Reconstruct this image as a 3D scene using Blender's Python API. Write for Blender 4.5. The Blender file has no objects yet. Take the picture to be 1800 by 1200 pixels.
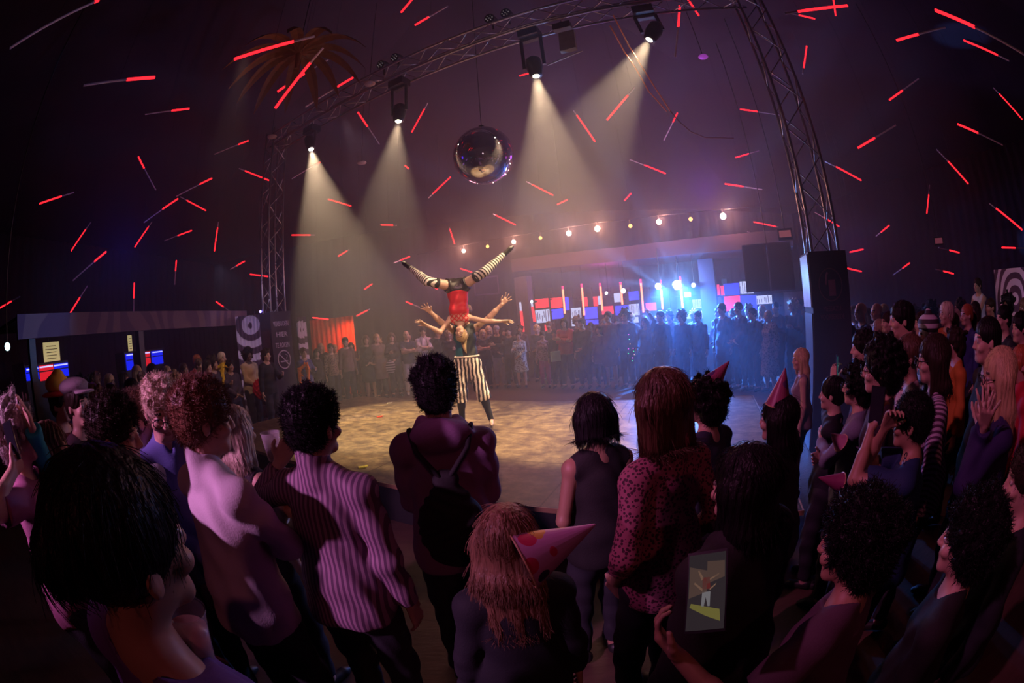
import bpy, math, random
import numpy as np
from math import sin, cos, tan, asin, acos, atan2, radians as R, hypot, pi
from mathutils import Vector, Matrix, Euler
random.seed(7); rng = np.random.default_rng(7)
C = bpy.context.scene
COL = C.collection
# ------------------------------------------------------------------ camera
PITCH, ROLL, FL, CAMZ = -3.2, 5.0, 15.0, 2.0
cd = bpy.data.cameras.new('camera'); cam = bpy.data.objects.new('camera', cd); COL.objects.link(cam)
cd.type = 'PANO'; cd.sensor_width = 36.0; cd.sensor_fit = 'HORIZONTAL'; cd.clip_start = .02
cc = cd.cycles if hasattr(cd, 'cycles') else cd
cc.panorama_type = 'FISHEYE_EQUISOLID'; cc.fisheye_lens = FL; cc.fisheye_fov = R(220)
_p, _r = R(PITCH), R(ROLL)
_f = Vector((0, cos(_p), sin(_p))); _u0 = Vector((0, -sin(_p), cos(_p))); _r0 = Vector((1, 0, 0))
_rt = _r0*cos(_r)-_u0*sin(_r); _up = _r0*sin(_r)+_u0*cos(_r)
cam.matrix_world = Matrix(((_rt.x,_up.x,-_f.x,0),(_rt.y,_up.y,-_f.y,0),(_rt.z,_up.z,-_f.z,CAMZ),(0,0,0,1)))
C.camera = cam
def ray(px, py):                       # a pixel of the 1800x1200 frame as a direction in the room
    x, y = px-900., 600.-py; rho = hypot(x, y)
    if rho < 1e-6: return _f.copy()
    th = 2*asin(min(.999, rho/(2*50*FL)))
    return _f*cos(th)+(_rt*x+_up*y)*(sin(th)/rho)
def at(px, py, z=None, d=None, y=None, x=None):
    v = ray(px, py)
    t = (z-CAMZ)/v.z if z is not None else y/v.y if y is not None else x/v.x if x is not None else d/hypot(v.x, v.y)
    return Vector((0, 0, CAMZ))+v*t
# ------------------------------------------------------------------ view, world
C.view_settings.view_transform = 'Standard'; C.view_settings.look = 'None'
C.view_settings.gamma = 1; C.view_settings.use_curve_mapping = False
C.view_settings.exposure = -0.1
C.cycles.volume_bounces = 0; C.cycles.max_bounces = 5; C.cycles.diffuse_bounces = 2; C.cycles.glossy_bounces = 3
C.cycles.transmission_bounces = 4; C.cycles.transparent_max_bounces = 8
C.cycles.use_denoising = True; C.cycles.sample_clamp_indirect = 3.0
C.cycles.caustics_reflective = False; C.cycles.caustics_refractive = False
w = bpy.data.worlds.new('world'); C.world = w; w.use_nodes = True
w.node_tree.nodes['Background'].inputs[0].default_value = (.02, .006, .03, 1)
w.node_tree.nodes['Background'].inputs[1].default_value = .06
# ------------------------------------------------------------------ lamps of the room and added fills
def aim(o, loc, tgt):
    o.location = loc; d = Vector(tgt)-Vector(loc); o.rotation_euler = d.to_track_quat('-Z', 'Y').to_euler()
def spot(name, loc, tgt, col, W, ang, blend=.3, rad=.08):
    l = bpy.data.lights.new(name, 'SPOT'); l.energy = W; l.color = col; l.spot_size = R(ang); l.spot_blend = blend; l.shadow_soft_size = rad
    o = bpy.data.objects.new(name, l); COL.objects.link(o); aim(o, loc, tgt); return o
def point(name, loc, col, W, rad=.1):
    l = bpy.data.lights.new(name, 'POINT'); l.energy = W; l.color = col; l.shadow_soft_size = rad
    o = bpy.data.objects.new(name, l); COL.objects.link(o); o.location = loc; return o
TWL = Vector((-5.35, 8.6, 0)); TWR = Vector((4.1, 4.3, 0)); TZ = 6.9     # the two lattice towers
def on_beam(px, t0=0, n=400):          # point of the beam line that the photo shows at column px
    best = None
    for i in range(n+1):
        P = TWL.lerp(TWR, i/n); P.z = TZ
        d = P-Vector((0, 0, CAMZ)); d.normalize()
        th = acos(d.dot(_f)); x = d.dot(_rt); y = d.dot(_up); q = 1500*sin(th/2)/hypot(x, y)
        e = abs(900+q*x-px)
        if best is None or e < best[0]: best = (e, P.copy())
    return best[1]
HEADS = []
for px, py, tp, W in [(546, 257, 0, 3600), (701, 206, 0, 1500), (941, 126, 0, 3000), (1145, 63, 0, 2600)]:
    B = on_beam(px); v = ray(px, py); k = hypot(B.x, B.y)/hypot(v.x, v.y); L = Vector((0, 0, CAMZ))+v*k
    HEADS.append((B, L, tp, W))
TGT = [(-2.2, 6.9, 0), (-2.1, 6.2, 0), (.9, 5.6, 0), (-.6, 6.05, 1.3)]
for (B, L, tp, W), T in zip(HEADS, TGT):
    d = (Vector(T)-L).normalized()
    spot('stage_spot', L+d*.12, T, (1, .73, .42), W, 36, .35, .05)
BLUE = [at(1157, 503, y=11.2), at(1190, 501, y=11.0)]
BC = (.03, .20, 1)
spot('blue_lamp', BLUE[0]+Vector((0, -.15, 0)), BLUE[0]+Vector((-.2, -1.5, -1.5)), BC, 4500, 95, .9, .07)
spot('blue_lamp', BLUE[1]+Vector((0, -.15, 0)), BLUE[1]+Vector((.6, -1.5, -1.6)), BC, 8000, 95, .9, .07)
point('glare', BLUE[0]+Vector((0, -.2, 0)), (.12, .34, 1), 150, .05); point('glare', BLUE[1]+Vector((0, -.25, 0)), (.14, .38, 1), 340, .06)
for k in range(13):                      # the narrow rays fanning out of the two glaring lamps
    a = R(-10+k*17+(k*37 % 11)); q = BLUE[k % 2]+Vector((0, -.16, 0)); spot('blue_ray', q, q+Vector((cos(a), -.5-.1*(k % 3), sin(a)*.9 if sin(a) < 0 else sin(a)*.42)), (.15, .38, 1), 4200, 4+(k % 3)*2, .7, .02)
spot('pink_wash', (-3.6, -1.6, 3.5), (-1.5, 1.15, 1.55), (1, .36, .85), 700, 34, .5, .1)
spot('brown_wash', (.8, -3.2, 4.2), (.2, 1.9, .6), (1, .22, .24), 42, 75, .6, .1)
spot('follow_spot', (-2.6, -2.6, 6.2), (-.75, 6.1, 1.9), (1, .42, .55), 1100, 12, .4, .05)
spot('key_spot', (3.0, -2.4, 6.2), (-.75, 6.1, 1.75), (1, .66, .40), 2600, 13, .35, .05)
spot('truss_fill', (-.2, 1.0, 3.2), (-.8, 6.6, 6.9), (1, .5, .55), 70, 60, .6, .1)  # unseen fill added to brighten the beam
spot('pink_side', (-4.5, .9, 6.4), (2.4, 1.6, 1.6), (1, .24, .62), 700, 32, .5, .1)
spot('left_crowd_fill', (-3.4, 4.2, 6.3), (-6.2, 8.0, 1.0), (1, .62, .45), 420, 30, .7, .1)  # unseen fill added to brighten the people left of the stage
spot('far_crowd_fill', (-3.0, 7.4, 6.4), (-1.9, 12.4, .9), (1, .62, .70), 170, 44, .8, .1)  # extra unseen fill for the people behind the stage
# ------------------------------------------------------------------ helpers
def tag(o, label=None, cat=None, group=None, kind=None):
    if label: o['label'] = label
    if cat: o['category'] = cat
    if group: o['group'] = group
    if kind: o['kind'] = kind
    return o
ORD = ['leftmost', 'second from left', 'third from left', 'fourth from left', 'fifth from left', 'sixth from left', 'seventh from left', 'eighth from left', 'ninth from left', 'tenth from left', 'eleventh from left', 'twelfth from left', 'thirteenth from left', 'fourteenth from left', 'fifteenth from left', 'sixteenth from left', 'seventeenth from left', 'eighteenth from left', 'nineteenth from left']
def order(items):       # [(key, x, object)]: those that share a key are told apart by their order from the left
    by = {}
    for k, x, o in items: by.setdefault(k, []).append((x, o))
    for k, L in by.items():
        L.sort(key=lambda q: q[0])
        for i, (x, o) in enumerate(L): o['label'] = k if len(L) == 1 else k+', '+(ORD[i] if i < len(L)-1 or len(L) > 4 else 'rightmost')
def empty(name, loc=(0, 0, 0), rz=0, label=None, cat=None, group=None):
    o = bpy.data.objects.new(name, None); COL.objects.link(o); o.empty_display_size = .1
    o.location = loc; o.rotation_euler = (0, 0, rz); return tag(o, label, cat, group)
def setpar(o, p): o.parent = p
MATS = {}
def mat(name, col, rough=.6, metal=0, var=.25, vs=8, bump=0, bs=60, emit=None, es=0, alpha=1, trans=0, stretch=None, sheen=0):
    if name in MATS: return MATS[name]
    m = bpy.data.materials.new(name); m.use_nodes = True; MATS[name] = m
    nt = m.node_tree; b = nt.nodes['Principled BSDF']; N = nt.nodes.new; Lk = nt.links.new
    b.inputs['Roughness'].default_value = rough; b.inputs['Metallic'].default_value = metal
    tc = N('ShaderNodeTexCoord'); mp = N('ShaderNodeMapping'); Lk(tc.outputs['Object'], mp.inputs[0])
    if stretch: mp.inputs['Scale'].default_value = stretch
    n = N('ShaderNodeTexNoise'); n.inputs['Scale'].default_value = vs; n.inputs['Detail'].default_value = 3; Lk(mp.outputs[0], n.inputs['Vector'])
    mx = N('ShaderNodeMix'); mx.data_type = 'RGBA'; Lk(n.outputs[0], mx.inputs[0])
    c = list(col)[:3]
    mx.inputs[6].default_value = (*[v*(1-var) for v in c], 1); mx.inputs[7].default_value = (*[min(1, v*(1+var)) for v in c], 1)
    Lk(mx.outputs[2], b.inputs['Base Color']); m['colnode'] = mx.name
    if bump:
        n2 = N('ShaderNodeTexNoise'); n2.inputs['Scale'].default_value = bs; n2.inputs['Detail'].default_value = 2; Lk(mp.outputs[0], n2.inputs['Vector'])
        bp = N('ShaderNodeBump'); bp.inputs['Strength'].default_value = bump; bp.inputs['Distance'].default_value = .01
        Lk(n2.outputs[0], bp.inputs['Height']); Lk(bp.outputs[0], b.inputs['Normal'])
    if emit:
        b.inputs['Emission Color'].default_value = (*emit, 1); b.inputs['Emission Strength'].default_value = es
    if alpha < 1: b.inputs['Alpha'].default_value = alpha
    if trans: b.inputs['Transmission Weight'].default_value = trans
    if sheen: b.inputs['Sheen Weight'].default_value = sheen
    m.cycles.emission_sampling = 'NONE'
    return m
def pattern(name, cols, vec, scale, sharp=.5, kind='line', rough=.7, distort=0):
    """two cloth colours in stripes along vec (object space), or in spots / checks / lozenges"""
    if name in MATS: return MATS[name]
    m = mat(name, cols[0], rough, var=.1); nt = m.node_tree; b = nt.nodes['Principled BSDF']; N = nt.nodes.new; Lk = nt.links.new
    tc = N('ShaderNodeTexCoord'); src = tc.outputs['Object']
    def stripe(v, sc):
        d = N('ShaderNodeVectorMath'); d.operation = 'DOT_PRODUCT'; Lk(src, d.inputs[0]); d.inputs[1].default_value = v
        a = N('ShaderNodeMath'); a.operation = 'MULTIPLY'; Lk(d.outputs['Value'], a.inputs[0]); a.inputs[1].default_value = sc
        if distort:
            nz = N('ShaderNodeTexNoise'); nz.inputs['Scale'].default_value = 9; Lk(src, nz.inputs['Vector'])
            e = N('ShaderNodeMath'); e.operation = 'MULTIPLY_ADD'; Lk(nz.outputs[0], e.inputs[0]); e.inputs[1].default_value = distort; Lk(a.outputs[0], e.inputs[2]); a = e
        s = N('ShaderNodeMath'); s.operation = 'SINE'; Lk(a.outputs[0], s.inputs[0])
        g = N('ShaderNodeMath'); g.operation = 'GREATER_THAN'; Lk(s.outputs[0], g.inputs[0]); g.inputs[1].default_value = (sharp-.5)*2
        return g.outputs[0]
    if kind == 'line': fac = stripe(vec, scale)
    elif kind == 'check':
        a, c2 = stripe((1, 0, .6), scale), stripe((-1, 0, .6), scale)
        x = N('ShaderNodeMath'); x.operation = 'MAXIMUM'; Lk(a, x.inputs[0]); Lk(c2, x.inputs[1]); fac = x.outputs[0]
    else:
        v = N('ShaderNodeTexVoronoi'); v.inputs['Scale'].default_value = scale; Lk(src, v.inputs['Vector'])
        g = N('ShaderNodeMath'); g.operation = 'LESS_THAN'; Lk(v.outputs['Distance'], g.inputs[0]); g.inputs[1].default_value = sharp; fac = g.outputs[0]
    mx = N('ShaderNodeMix'); mx.data_type = 'RGBA'; Lk(fac, mx.inputs[0])
    mx.inputs[6].default_value = (*cols[0], 1); mx.inputs[7].default_value = (*cols[1], 1); Lk(mx.outputs[2], b.inputs['Base Color'])
    return m
def emis(name, col, s, light=False):
    if name in MATS: return MATS[name]
    m = bpy.data.materials.new(name); m.use_nodes = True; MATS[name] = m; nt = m.node_tree; nt.nodes.clear()
    e = nt.nodes.new('ShaderNodeEmission'); e.inputs[0].default_value = (*col, 1); e.inputs[1].default_value = s
    o = nt.nodes.new('ShaderNodeOutputMaterial'); nt.links.new(e.outputs[0], o.inputs[0])
    m.cycles.emission_sampling = 'FRONT' if light else 'NONE'
    return m
def frame(d):
    d = Vector(d).normalized(); a = Vector((0, 0, 1)) if abs(d.z) < .9 else Vector((1, 0, 0))
    s = d.cross(a).normalized(); return s, s.cross(d).normalized(), d
class MB:
    def __init__(s): s.v = []; s.f = []
    def add(s, vs, fs):
        n = len(s.v); s.v += [tuple(v) for v in vs]; s.f += [tuple(i+n for i in f) for f in fs]; return s
    def box(s, c, size, rz=0, M=None):
        c = Vector(c); h = Vector(size)/2; Q = M or Matrix.Rotation(rz, 3, 'Z')
        vs = [c+Q@Vector((x*h.x, y*h.y, z*h.z)) for z in (-1, 1) for y in (-1, 1) for x in (-1, 1)]
        return s.add(vs, [(0, 2, 3, 1), (4, 5, 7, 6), (0, 1, 5, 4), (2, 6, 7, 3), (0, 4, 6, 2), (1, 3, 7, 5)])
    def tube(s, pts, r, n=8, cap=True):
        pts = [Vector(p) for p in pts]; k = len(pts); rs = r if isinstance(r, (list, tuple)) else [r]*k
        up = None; vs = []
        for i, p in enumerate(pts):
            d = (pts[min(i+1, k-1)]-pts[max(i-1, 0)])
            if d.length < 1e-9: d = Vector((0, 0, 1))
            d.normalize()
            if up is None: up = frame(d)[0]
            a = (up-d*up.dot(d)); a = a.normalized() if a.length > 1e-6 else frame(d)[0]; up = a; b = d.cross(a)
            vs += [p+(a*cos(2*pi*j/n)+b*sin(2*pi*j/n))*rs[i] for j in range(n)]
        fs = [(i*n+j, i*n+(j+1) % n, (i+1)*n+(j+1) % n, (i+1)*n+j) for i in range(k-1) for j in range(n)]
        if cap: fs += [tuple(reversed(range(n))), tuple((k-1)*n+j for j in range(n))]
        return s.add(vs, fs)
    def ball(s, c, r, nu=16, nv=10, sc=(1, 1, 1)):
        c = Vector(c); vs = [c+Vector((0, 0, -r*sc[2]))]
        for i in range(1, nv):
            t = pi*i/nv-pi/2
            vs += [c+Vector((r*cos(t)*cos(2*pi*j/nu)*sc[0], r*cos(t)*sin(2*pi*j/nu)*sc[1], r*sin(t)*sc[2])) for j in range(nu)]
        vs.append(c+Vector((0, 0, r*sc[2]))); top = len(vs)-1
        fs = [(0, 1+(j+1) % nu, 1+j) for j in range(nu)]
        for i in range(nv-2): fs += [(1+i*nu+j, 1+i*nu+(j+1) % nu, 1+(i+1)*nu+(j+1) % nu, 1+(i+1)*nu+j) for j in range(nu)]
        fs += [(1+(nv-2)*nu+j, 1+(nv-2)*nu+(j+1) % nu, top) for j in range(nu)]
        return s.add(vs, fs)
    def quad(s, a, b, c, d): return s.add([a, b, c, d], [(0, 1, 2, 3)])
    def build(s, name, m, parent=None, smooth=False):
        me = bpy.data.meshes.new(name); me.from_pydata(s.v, [], s.f); me.update()
        if smooth: me.polygons.foreach_set('use_smooth', [True]*len(me.polygons))
        if m: me.materials.append(m)
        o = bpy.data.objects.new(name, me); COL.objects.link(o)
        if parent: o.parent = parent
        return o
def text(body, size, loc, rot, m, parent, width=None, name='lettering'):
    c = bpy.data.curves.new(name, 'FONT'); c.body = body; c.size = size; c.align_x = 'CENTER'; c.align_y = 'CENTER'; c.extrude = .002; c.resolution_u = 2
    o = bpy.data.objects.new(name+'_curve', c); COL.objects.link(o); bpy.context.view_layer.update()
    me = bpy.data.meshes.new_from_object(o.evaluated_get(bpy.context.evaluated_depsgraph_get())); wd = o.dimensions.x
    bpy.data.objects.remove(o); bpy.data.curves.remove(c); me.materials.clear(); me.materials.append(m)
    o = bpy.data.objects.new(name, me); COL.objects.link(o); o.location = loc; o.rotation_euler = rot; o.parent = parent
    if width and wd > 0: o.scale.x = width/wd
    return o
BLK = mat('black_metal', (.012, .011, .013), .45, .3); ALU = mat('aluminium', (.42, .38, .38), .35, .85, var=.1)
BLKC = mat('black_cloth', (.012, .010, .013), .85, bump=.3, bs=30)
# ------------------------------------------------------------------ room
HZ = MB().box((.5, 9.9, 4.15), (17.6, 14.4, 8.3)).build('haze', None); tag(HZ, kind='stuff', label='thin stage haze filling the whole tent', cat='haze')
hm = bpy.data.materials.new('haze'); hm.use_nodes = True; hm.node_tree.nodes.clear()
_v = hm.node_tree.nodes.new('ShaderNodeVolumeScatter'); _o = hm.node_tree.nodes.new('ShaderNodeOutputMaterial')
_v.inputs['Color'].default_value = (.9, .86, .95, 1); _v.inputs['Density'].default_value = .03; _v.inputs['Anisotropy'].default_value = .4
hm.node_tree.links.new(_v.outputs[0], _o.inputs['Volume']); HZ.data.materials.append(hm)
FLM = mat('floor_boards', (.11, .062, .045), .5, var=.5, vs=2.2, bump=.2, bs=8, stretch=(1, 5, 1))
def struct(o, lab=None): return tag(o, lab, kind='structure')
struct(MB().box((0, 6.5, -.15), (32, 25, .3)).build('floor', FLM))
TENT = mat('tent_cloth', (.035, .018, .045), .9, var=.4, vs=.7, bump=.4, bs=3)
def cloth_wall(name, a, b, z0, z1, m, n=60, amp=.06, parent=None, th=.03):
    a = Vector((*a, 0)); b = Vector((*b, 0)); d = (b-a); L = d.length; nn = Vector((-d.y, d.x, 0))/L; mb = MB(); vs = []
    for i in range(n*3+1):
        t = i/(n*3); p = a+d*t+nn*amp*sin(t*n*2*pi)
        for off in (0, th):
            for z in (z0, z1): vs.append(p+nn*off+Vector((0, 0, z)))
    fs = []
    for i in range(n*3):
        k = i*4; fs += [(k, k+4, k+5, k+1), (k+2, k+3, k+7, k+6), (k+1, k+5, k+7, k+3)]
    mb.add(vs, fs); return mb.build(name, m, parent, True)
struct(cloth_wall('wall_back', (-16, 19), (16, 19), 0, 6.6, TENT)); struct(cloth_wall('wall_left', (-16, -6), (-16, 19), 0, 6.6, TENT))
struct(cloth_wall('wall_right', (16, 19), (16, -6), 0, 6.6, TENT)); struct(cloth_wall('wall_front', (16, -6), (-16, -6), 0, 6.6, TENT))
mb = MB()                                   # tent roof: panels rising to the middle, with seams
vs = [(0, 6.5, 9.9)]; nr = 24; ringpts = []
for i in range(nr):
    a = 2*pi*i/nr; x, y = cos(a), sin(a); k = min(16/abs(x) if abs(x) > 1e-6 else 99, 12.5/abs(y) if abs(y) > 1e-6 else 99)
    vs.append((x*k, 6.5+y*k, 6.6)); 
for i in range(nr):
    j = (i+1) % nr; mb.add([vs[0], vs[1+i], vs[1+j]], [(0, 1, 2)])
for x, y in ((-16, -6), (16, -6), (16, 19), (-16, 19)):
    near = sorted(range(1, nr+1), key=lambda q: hypot(vs[q][0]-x, vs[q][1]-y))[:2]; mb.add([vs[near[0]], vs[near[1]], (x, y, 6.6)], [(0, 1, 2)])
struct(mb.build('ceiling', TENT))
def roofz(P): return 9.9-3.3*max(abs(P.x)/16, abs(P.y-6.5)/12.5)+.01
# ------------------------------------------------------------------ stage
E1 = Vector((cos(R(-26)), sin(R(-26)), 0)); E2 = Vector((-E1.y, E1.x, 0)); SRZ = R(-26)
FLc = at(630, 697, z=.45); SC = FLc+E1*4.25-E2*2.05; SC.z = 0; SW, SD, SZ = 8.5, 4.1, .45
stage = empty('stage', SC, SRZ, 'low stage with worn painted wooden top and black front in the middle of the crowd', 'stage')
sm = mat('stage_top', (.42, .27, .11), .42, var=.6, vs=1.6, bump=.15, bs=12, stretch=(1, 1.5, 1))
nt = sm.node_tree; b = nt.nodes['Principled BSDF']; N = nt.nodes.new; tc = N('ShaderNodeTexCoord')
n1 = N('ShaderNodeTexNoise'); n1.inputs['Scale'].default_value = 4.5; n1.inputs['Detail'].default_value = 8; n1.inputs['Roughness'].default_value = .7
mp = N('ShaderNodeMapping'); mp.inputs['Scale'].default_value = (1, 1.25, 1); nt.links.new(tc.outputs['Object'], mp.inputs[0]); nt.links.new(mp.outputs[0], n1.inputs['Vector'])
cr = N('ShaderNodeValToRGB'); e = cr.color_ramp.elements; e[0].position = .36; e[0].color = (.06, .038, .028, 1); e[1].position = .64; e[1].color = (.27, .19, .10, 1)
x = cr.color_ramp.elements.new(.5); x.color = (.14, .095, .052, 1); nt.links.new(n1.outputs[0], cr.inputs[0])
bk = N('ShaderNodeTexBrick'); bk.offset = 0; bk.inputs['Scale'].default_value = 1; bk.inputs['Brick Width'].default_value = 2.12; bk.inputs['Row Height'].default_value = 1.02
bk.inputs['Mortar Size'].default_value = .008; bk.inputs['Color1'].default_value = (1, 1, 1, 1); bk.inputs['Color2'].default_value = (.86, .86, .86, 1); bk.inputs['Mortar'].default_value = (.2, .15, .1, 1)
nt.links.new(tc.outputs['Object'], bk.inputs['Vector']); mu = N('ShaderNodeMix'); mu.data_type = 'RGBA'; mu.blend_type = 'MULTIPLY'; mu.inputs[0].default_value = 1
nt.links.new(cr.outputs[0], mu.inputs[6]); nt.links.new(bk.outputs[0], mu.inputs[7]); nt.links.new(mu.outputs[2], b.inputs['Base Color'])
MB().box((0, 0, SZ-.02), (SW, SD, .04)).build('deck', sm, stage)
MB().box((0, 0, (SZ-.04)/2), (SW-.03, SD-.03, SZ-.045)).build('skirt', BLKC, stage)
ed = MB(); h = .012
for s in (-1, 1): ed.box((0, s*(SD/2+.006), SZ-.02), (SW+.03, .012, .045)); ed.box((s*(SW/2+.006), 0, SZ-.02), (.012, SD, .045))
ed.build('edge_trim', mat('edge_wood', (.35, .22, .12), .5), stage)
# ------------------------------------------------------------------ truss
def truss(mb_ch, mb_l, a, b, w=.36, r=.024, step=.42, roll=0):
    a, b = Vector(a), Vector(b); s, u, d = frame(b-a); L = (b-a).length
    Q = Matrix.Rotation(roll, 3, d); s = Q@s; u = Q@u; cs = [(s*x+u*y)*w/2 for x, y in ((-1, -1), (1, -1), (1, 1), (-1, 1))]
    for c in cs: mb_ch.append(([a+c, b+c], r))
    n = max(2, int(L/step))
    for k in range(4):
        c0, c1 = cs[k], cs[(k+1) % 4]
        for i in range(n):
            p, q = (c0, c1) if i % 2 else (c1, c0)
            mb_l.append(([a+d*L*i/n+p, a+d*L*(i+1)/n+q], r*.42))
def truss_thing(name, label, a, b, cat='truss', **k):
    t = empty(name, a, 0, label, cat); ch, la = [], []; A = Vector(a); truss(ch, la, Vector((0, 0, 0)), Vector(b)-A, **k)
    for p, r in ch: MB().tube(p, r, 8).build('chord', ALU, t, True)
    m = MB()
    for p, r in la: m.tube(p, r, 6)
    m.build('lacing', ALU, t, True); return t
RZT = R(-29)
beam = truss_thing('truss_beam', 'long aluminium lattice beam crossing above the stage between the two lattice towers', (TWL.x, TWL.y, TZ), (TWR.x, TWR.y, TZ))
sig = mat('sign_print', (.55, .45, .6), .6, emit=(.5, .35, .55), es=0.0)
for T, lab, zt, nm in ((TWL, 'slim lattice tower at the far left of the stage with a no smoking panel', 2.65, 'L'),
                   (TWR, 'tall leaning-looking lattice lighting tower right of the stage with a dark boxed foot', 2.55, 'R')):
    t = empty('lighting_tower', T, RZT, lab, 'tower'); ch, la = [], []
    truss(ch, la, (0, 0, .02), (0, 0, TZ+.3), w=.40, roll=0)
    for p, r in ch: MB().tube(p, r, 8).build('chord', ALU, t, True)
    m = MB()
    for p, r in la: m.tube(p, r, 6)
    m.build('lacing', ALU, t, True)
    bx = MB().box((0, 0, zt/2), (.56, .56, zt)).build('foot_box', mat('box_cloth', (.035, .022, .04), .7, var=.15), t)
    if nm == 'L':
        MB().box((0, -.286, zt-.9), (.42, .01, 1.0)).build('poster', mat('poster', (.06, .02, .03), .5, var=.7, vs=5), bx)
        # right face carries the words and the crossed cigarette
        rot = (pi/2, 0, pi/2); X = .285
        for i, (s, wd) in enumerate((('VERBODEN', .42), ('HIER', .3), ('TE ROKEN', .38))): text(s, .16, (X, 0, zt-.28-.24*i), rot, sig, bx, wd)
        ring = MB(); q = [(X, .17*cos(a*pi/12), zt-1.08+.2*sin(a*pi/12)) for a in range(25)]; ring.tube(q, .014, 6, False)
        ring.tube([(X, -.12, zt-.95), (X, .12, zt-1.21)], .014, 6); ring.box((X, 0, zt-1.12), (.01, .2, .03)); ring.tube([(X, .06, zt-1.06), (X, .1, zt-1.0), (X, .04, zt-.96)], .008, 5)
        ring.build('no_smoking_symbol', sig, bx)
        MB().ball((-.22, -.27, zt+.06), .03).build('blue_lamp', emis('blue_dot', (.2, .15, 1), 12), t)
    else:
        Y = -.286; sg = mat('sign_dim', (.16, .05, .07), .6)
        ring = MB(); ring.tube([(.0+.17*cos(a*pi/14), Y, zt-.42+.2*sin(a*pi/14)) for a in range(29)], .007, 6, False); ring.build('ring_symbol', sg, bx)
        g = MB(); g.box((.02, Y, zt-.46), (.1, .01, .2)); g.tube([(-.07, Y, zt-.42), (-.05, Y, zt-.30), (-.03, Y, zt-.27)], .016, 6); g.build('glass_symbol', mat('sign_pink', (.3, .09, .16), .6), bx)
        text('MESSAZU', .09, (.0, Y, zt-.72), (pi/2, 0, 0), sg, bx, .26); text('VOORBEREIDE', .09, (0, Y, zt-.82), (pi/2, 0, 0), sg, bx, .36)
        MB().box((-.290, 0, zt-.36), (.02, .5, .66)).build('white_panel', mat('white_plastic', (.7, .75, .8), .35), bx)
        MB().box((-.290, 0, (zt-.75)/2), (.014, .5, zt-.78)).build('lower_panel', mat('grey_plastic', (.16, .17, .2), .35), bx)
# cable that hangs beside the tower
# ------------------------------------------------------------------ lamps hung from the beam
def glow_disc(c, d, r, m, parent, name='lens'):
    s, u, d = frame(d); c = Vector(c); mb = MB(); n = 20
    mb.add([c]+[c+(s*cos(2*pi*j/n)+u*sin(2*pi*j/n))*r for j in range(n)], [(0, 1+j, 1+(j+1) % n) for j in range(n)]); return mb.build(name, m, parent)
LENS = emis('lens_warm', (1, .93, .75), 30)
hl = ['moving head spotlight at the left end of the beam, nearest the slim tower', 'moving head spotlight second from the slim tower, with the narrowest beam of light', 'moving head spotlight above and right of the mirror ball, next to the flat panel light', 'moving head spotlight at the high end of the beam beside the orange rope']
for (B, L, tp, W), T, lb in zip(HEADS, TGT, hl):
    t = empty('moving_head_spotlight', L, 0, lb, 'spotlight', 'spotlights hung from the truss beam'); d = (Vector(T)-L).normalized(); Bz = B-L
    MB().box((0, 0, Bz.z-.26), (.34, .26, .16), SRZ).tube([(0, 0, Bz.z-.2), (0, 0, Bz.z-.1)], .03).build('base', BLK, t)
    y = MB(); e = E1*.17
    for s in (-1, 1): y.tube([e*s+Vector((0, 0, Bz.z-.34)), e*s+Vector((0, 0, max(.02, .0)))-d*.08], .03)
    y.tube([-e+Vector((0, 0, Bz.z-.34)), e+Vector((0, 0, Bz.z-.34))], .035); y.build('yoke', BLK, t)
    MB().tube([-d*.3, -d*.25, -d*.1, d*.06, d*.09], [.07, .12, .13, .10, .095], 18).build('housing', BLK, t, True)
    glow_disc(d*.095, d, .055, LENS, t)
B3 = on_beam(985); t = empty('panel_light', (B3.x, B3.y, B3.z-.12), SRZ, 'flat strobe panel light hanging under the beam right of the third spotlight', 'stage light')
MB().box((0, 0, -.12), (.3, .12, .14)).tube([(0, 0, .0), (0, 0, -.1)], .02).build('clamp', BLK, t)
MB().box((.05, -.03, -.5), (.26, .08, .5), M=Matrix.Rotation(R(-14), 3, 'X')).build('panel', mat('panel_grey', (.28, .25, .2), .5), t)
MB().tube([(-.35, 0, -.86), (.25, -.02, -.76)], .012).build('bar', ALU, t)
for px, lb in ((672, 'small LED wash lamp on top of the beam near its left end'), (697, 'small LED wash lamp on the beam beside the first one, further up'), (866, 'dim LED wash lamp on top of the beam above the mirror ball'), (896, 'LED wash lamp on top of the beam, right of the dim one')):
    B = on_beam(px); t = empty('wash_lamp', (B.x, B.y, B.z+.2), SRZ, lb, 'stage light', 'small wash lamps on the beam')
    MB().tube([(0, .1, .28), (0, -.08, .22)], [.08, .1], 14).tube([(0, .05, 0), (0, .05, .2)], .02).build('housing', BLK, t)
    for k in range(7):
        a = k*pi/3; q = .06 if k < 6 else 0; MB().ball((q*cos(a), -.09, .22+q*sin(a)), .012, 8, 6).build('led', emis('led_dim', (.35, .3, .3), .35), t)
# mirror ball
P = at(850, 273, d=6.6); t = empty('mirror_ball', P, 0, 'large polished mirror ball hanging above the acrobats', 'mirror ball')
mm = mat('mirror', (.8, .74, .78), .02, 1, var=.05)
MB().ball((0, 0, 0), 54/750*6.95, 48, 32).build('sphere', mm, t, True)
MB().tube([(0, 0, .5), (0, 0, .56)], .05).build('cap', BLK, t); MB().tube([(0, 0, .55), (0, 0, roofz(P)-P.z)], .006).build('cord', BLK, t)
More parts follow.
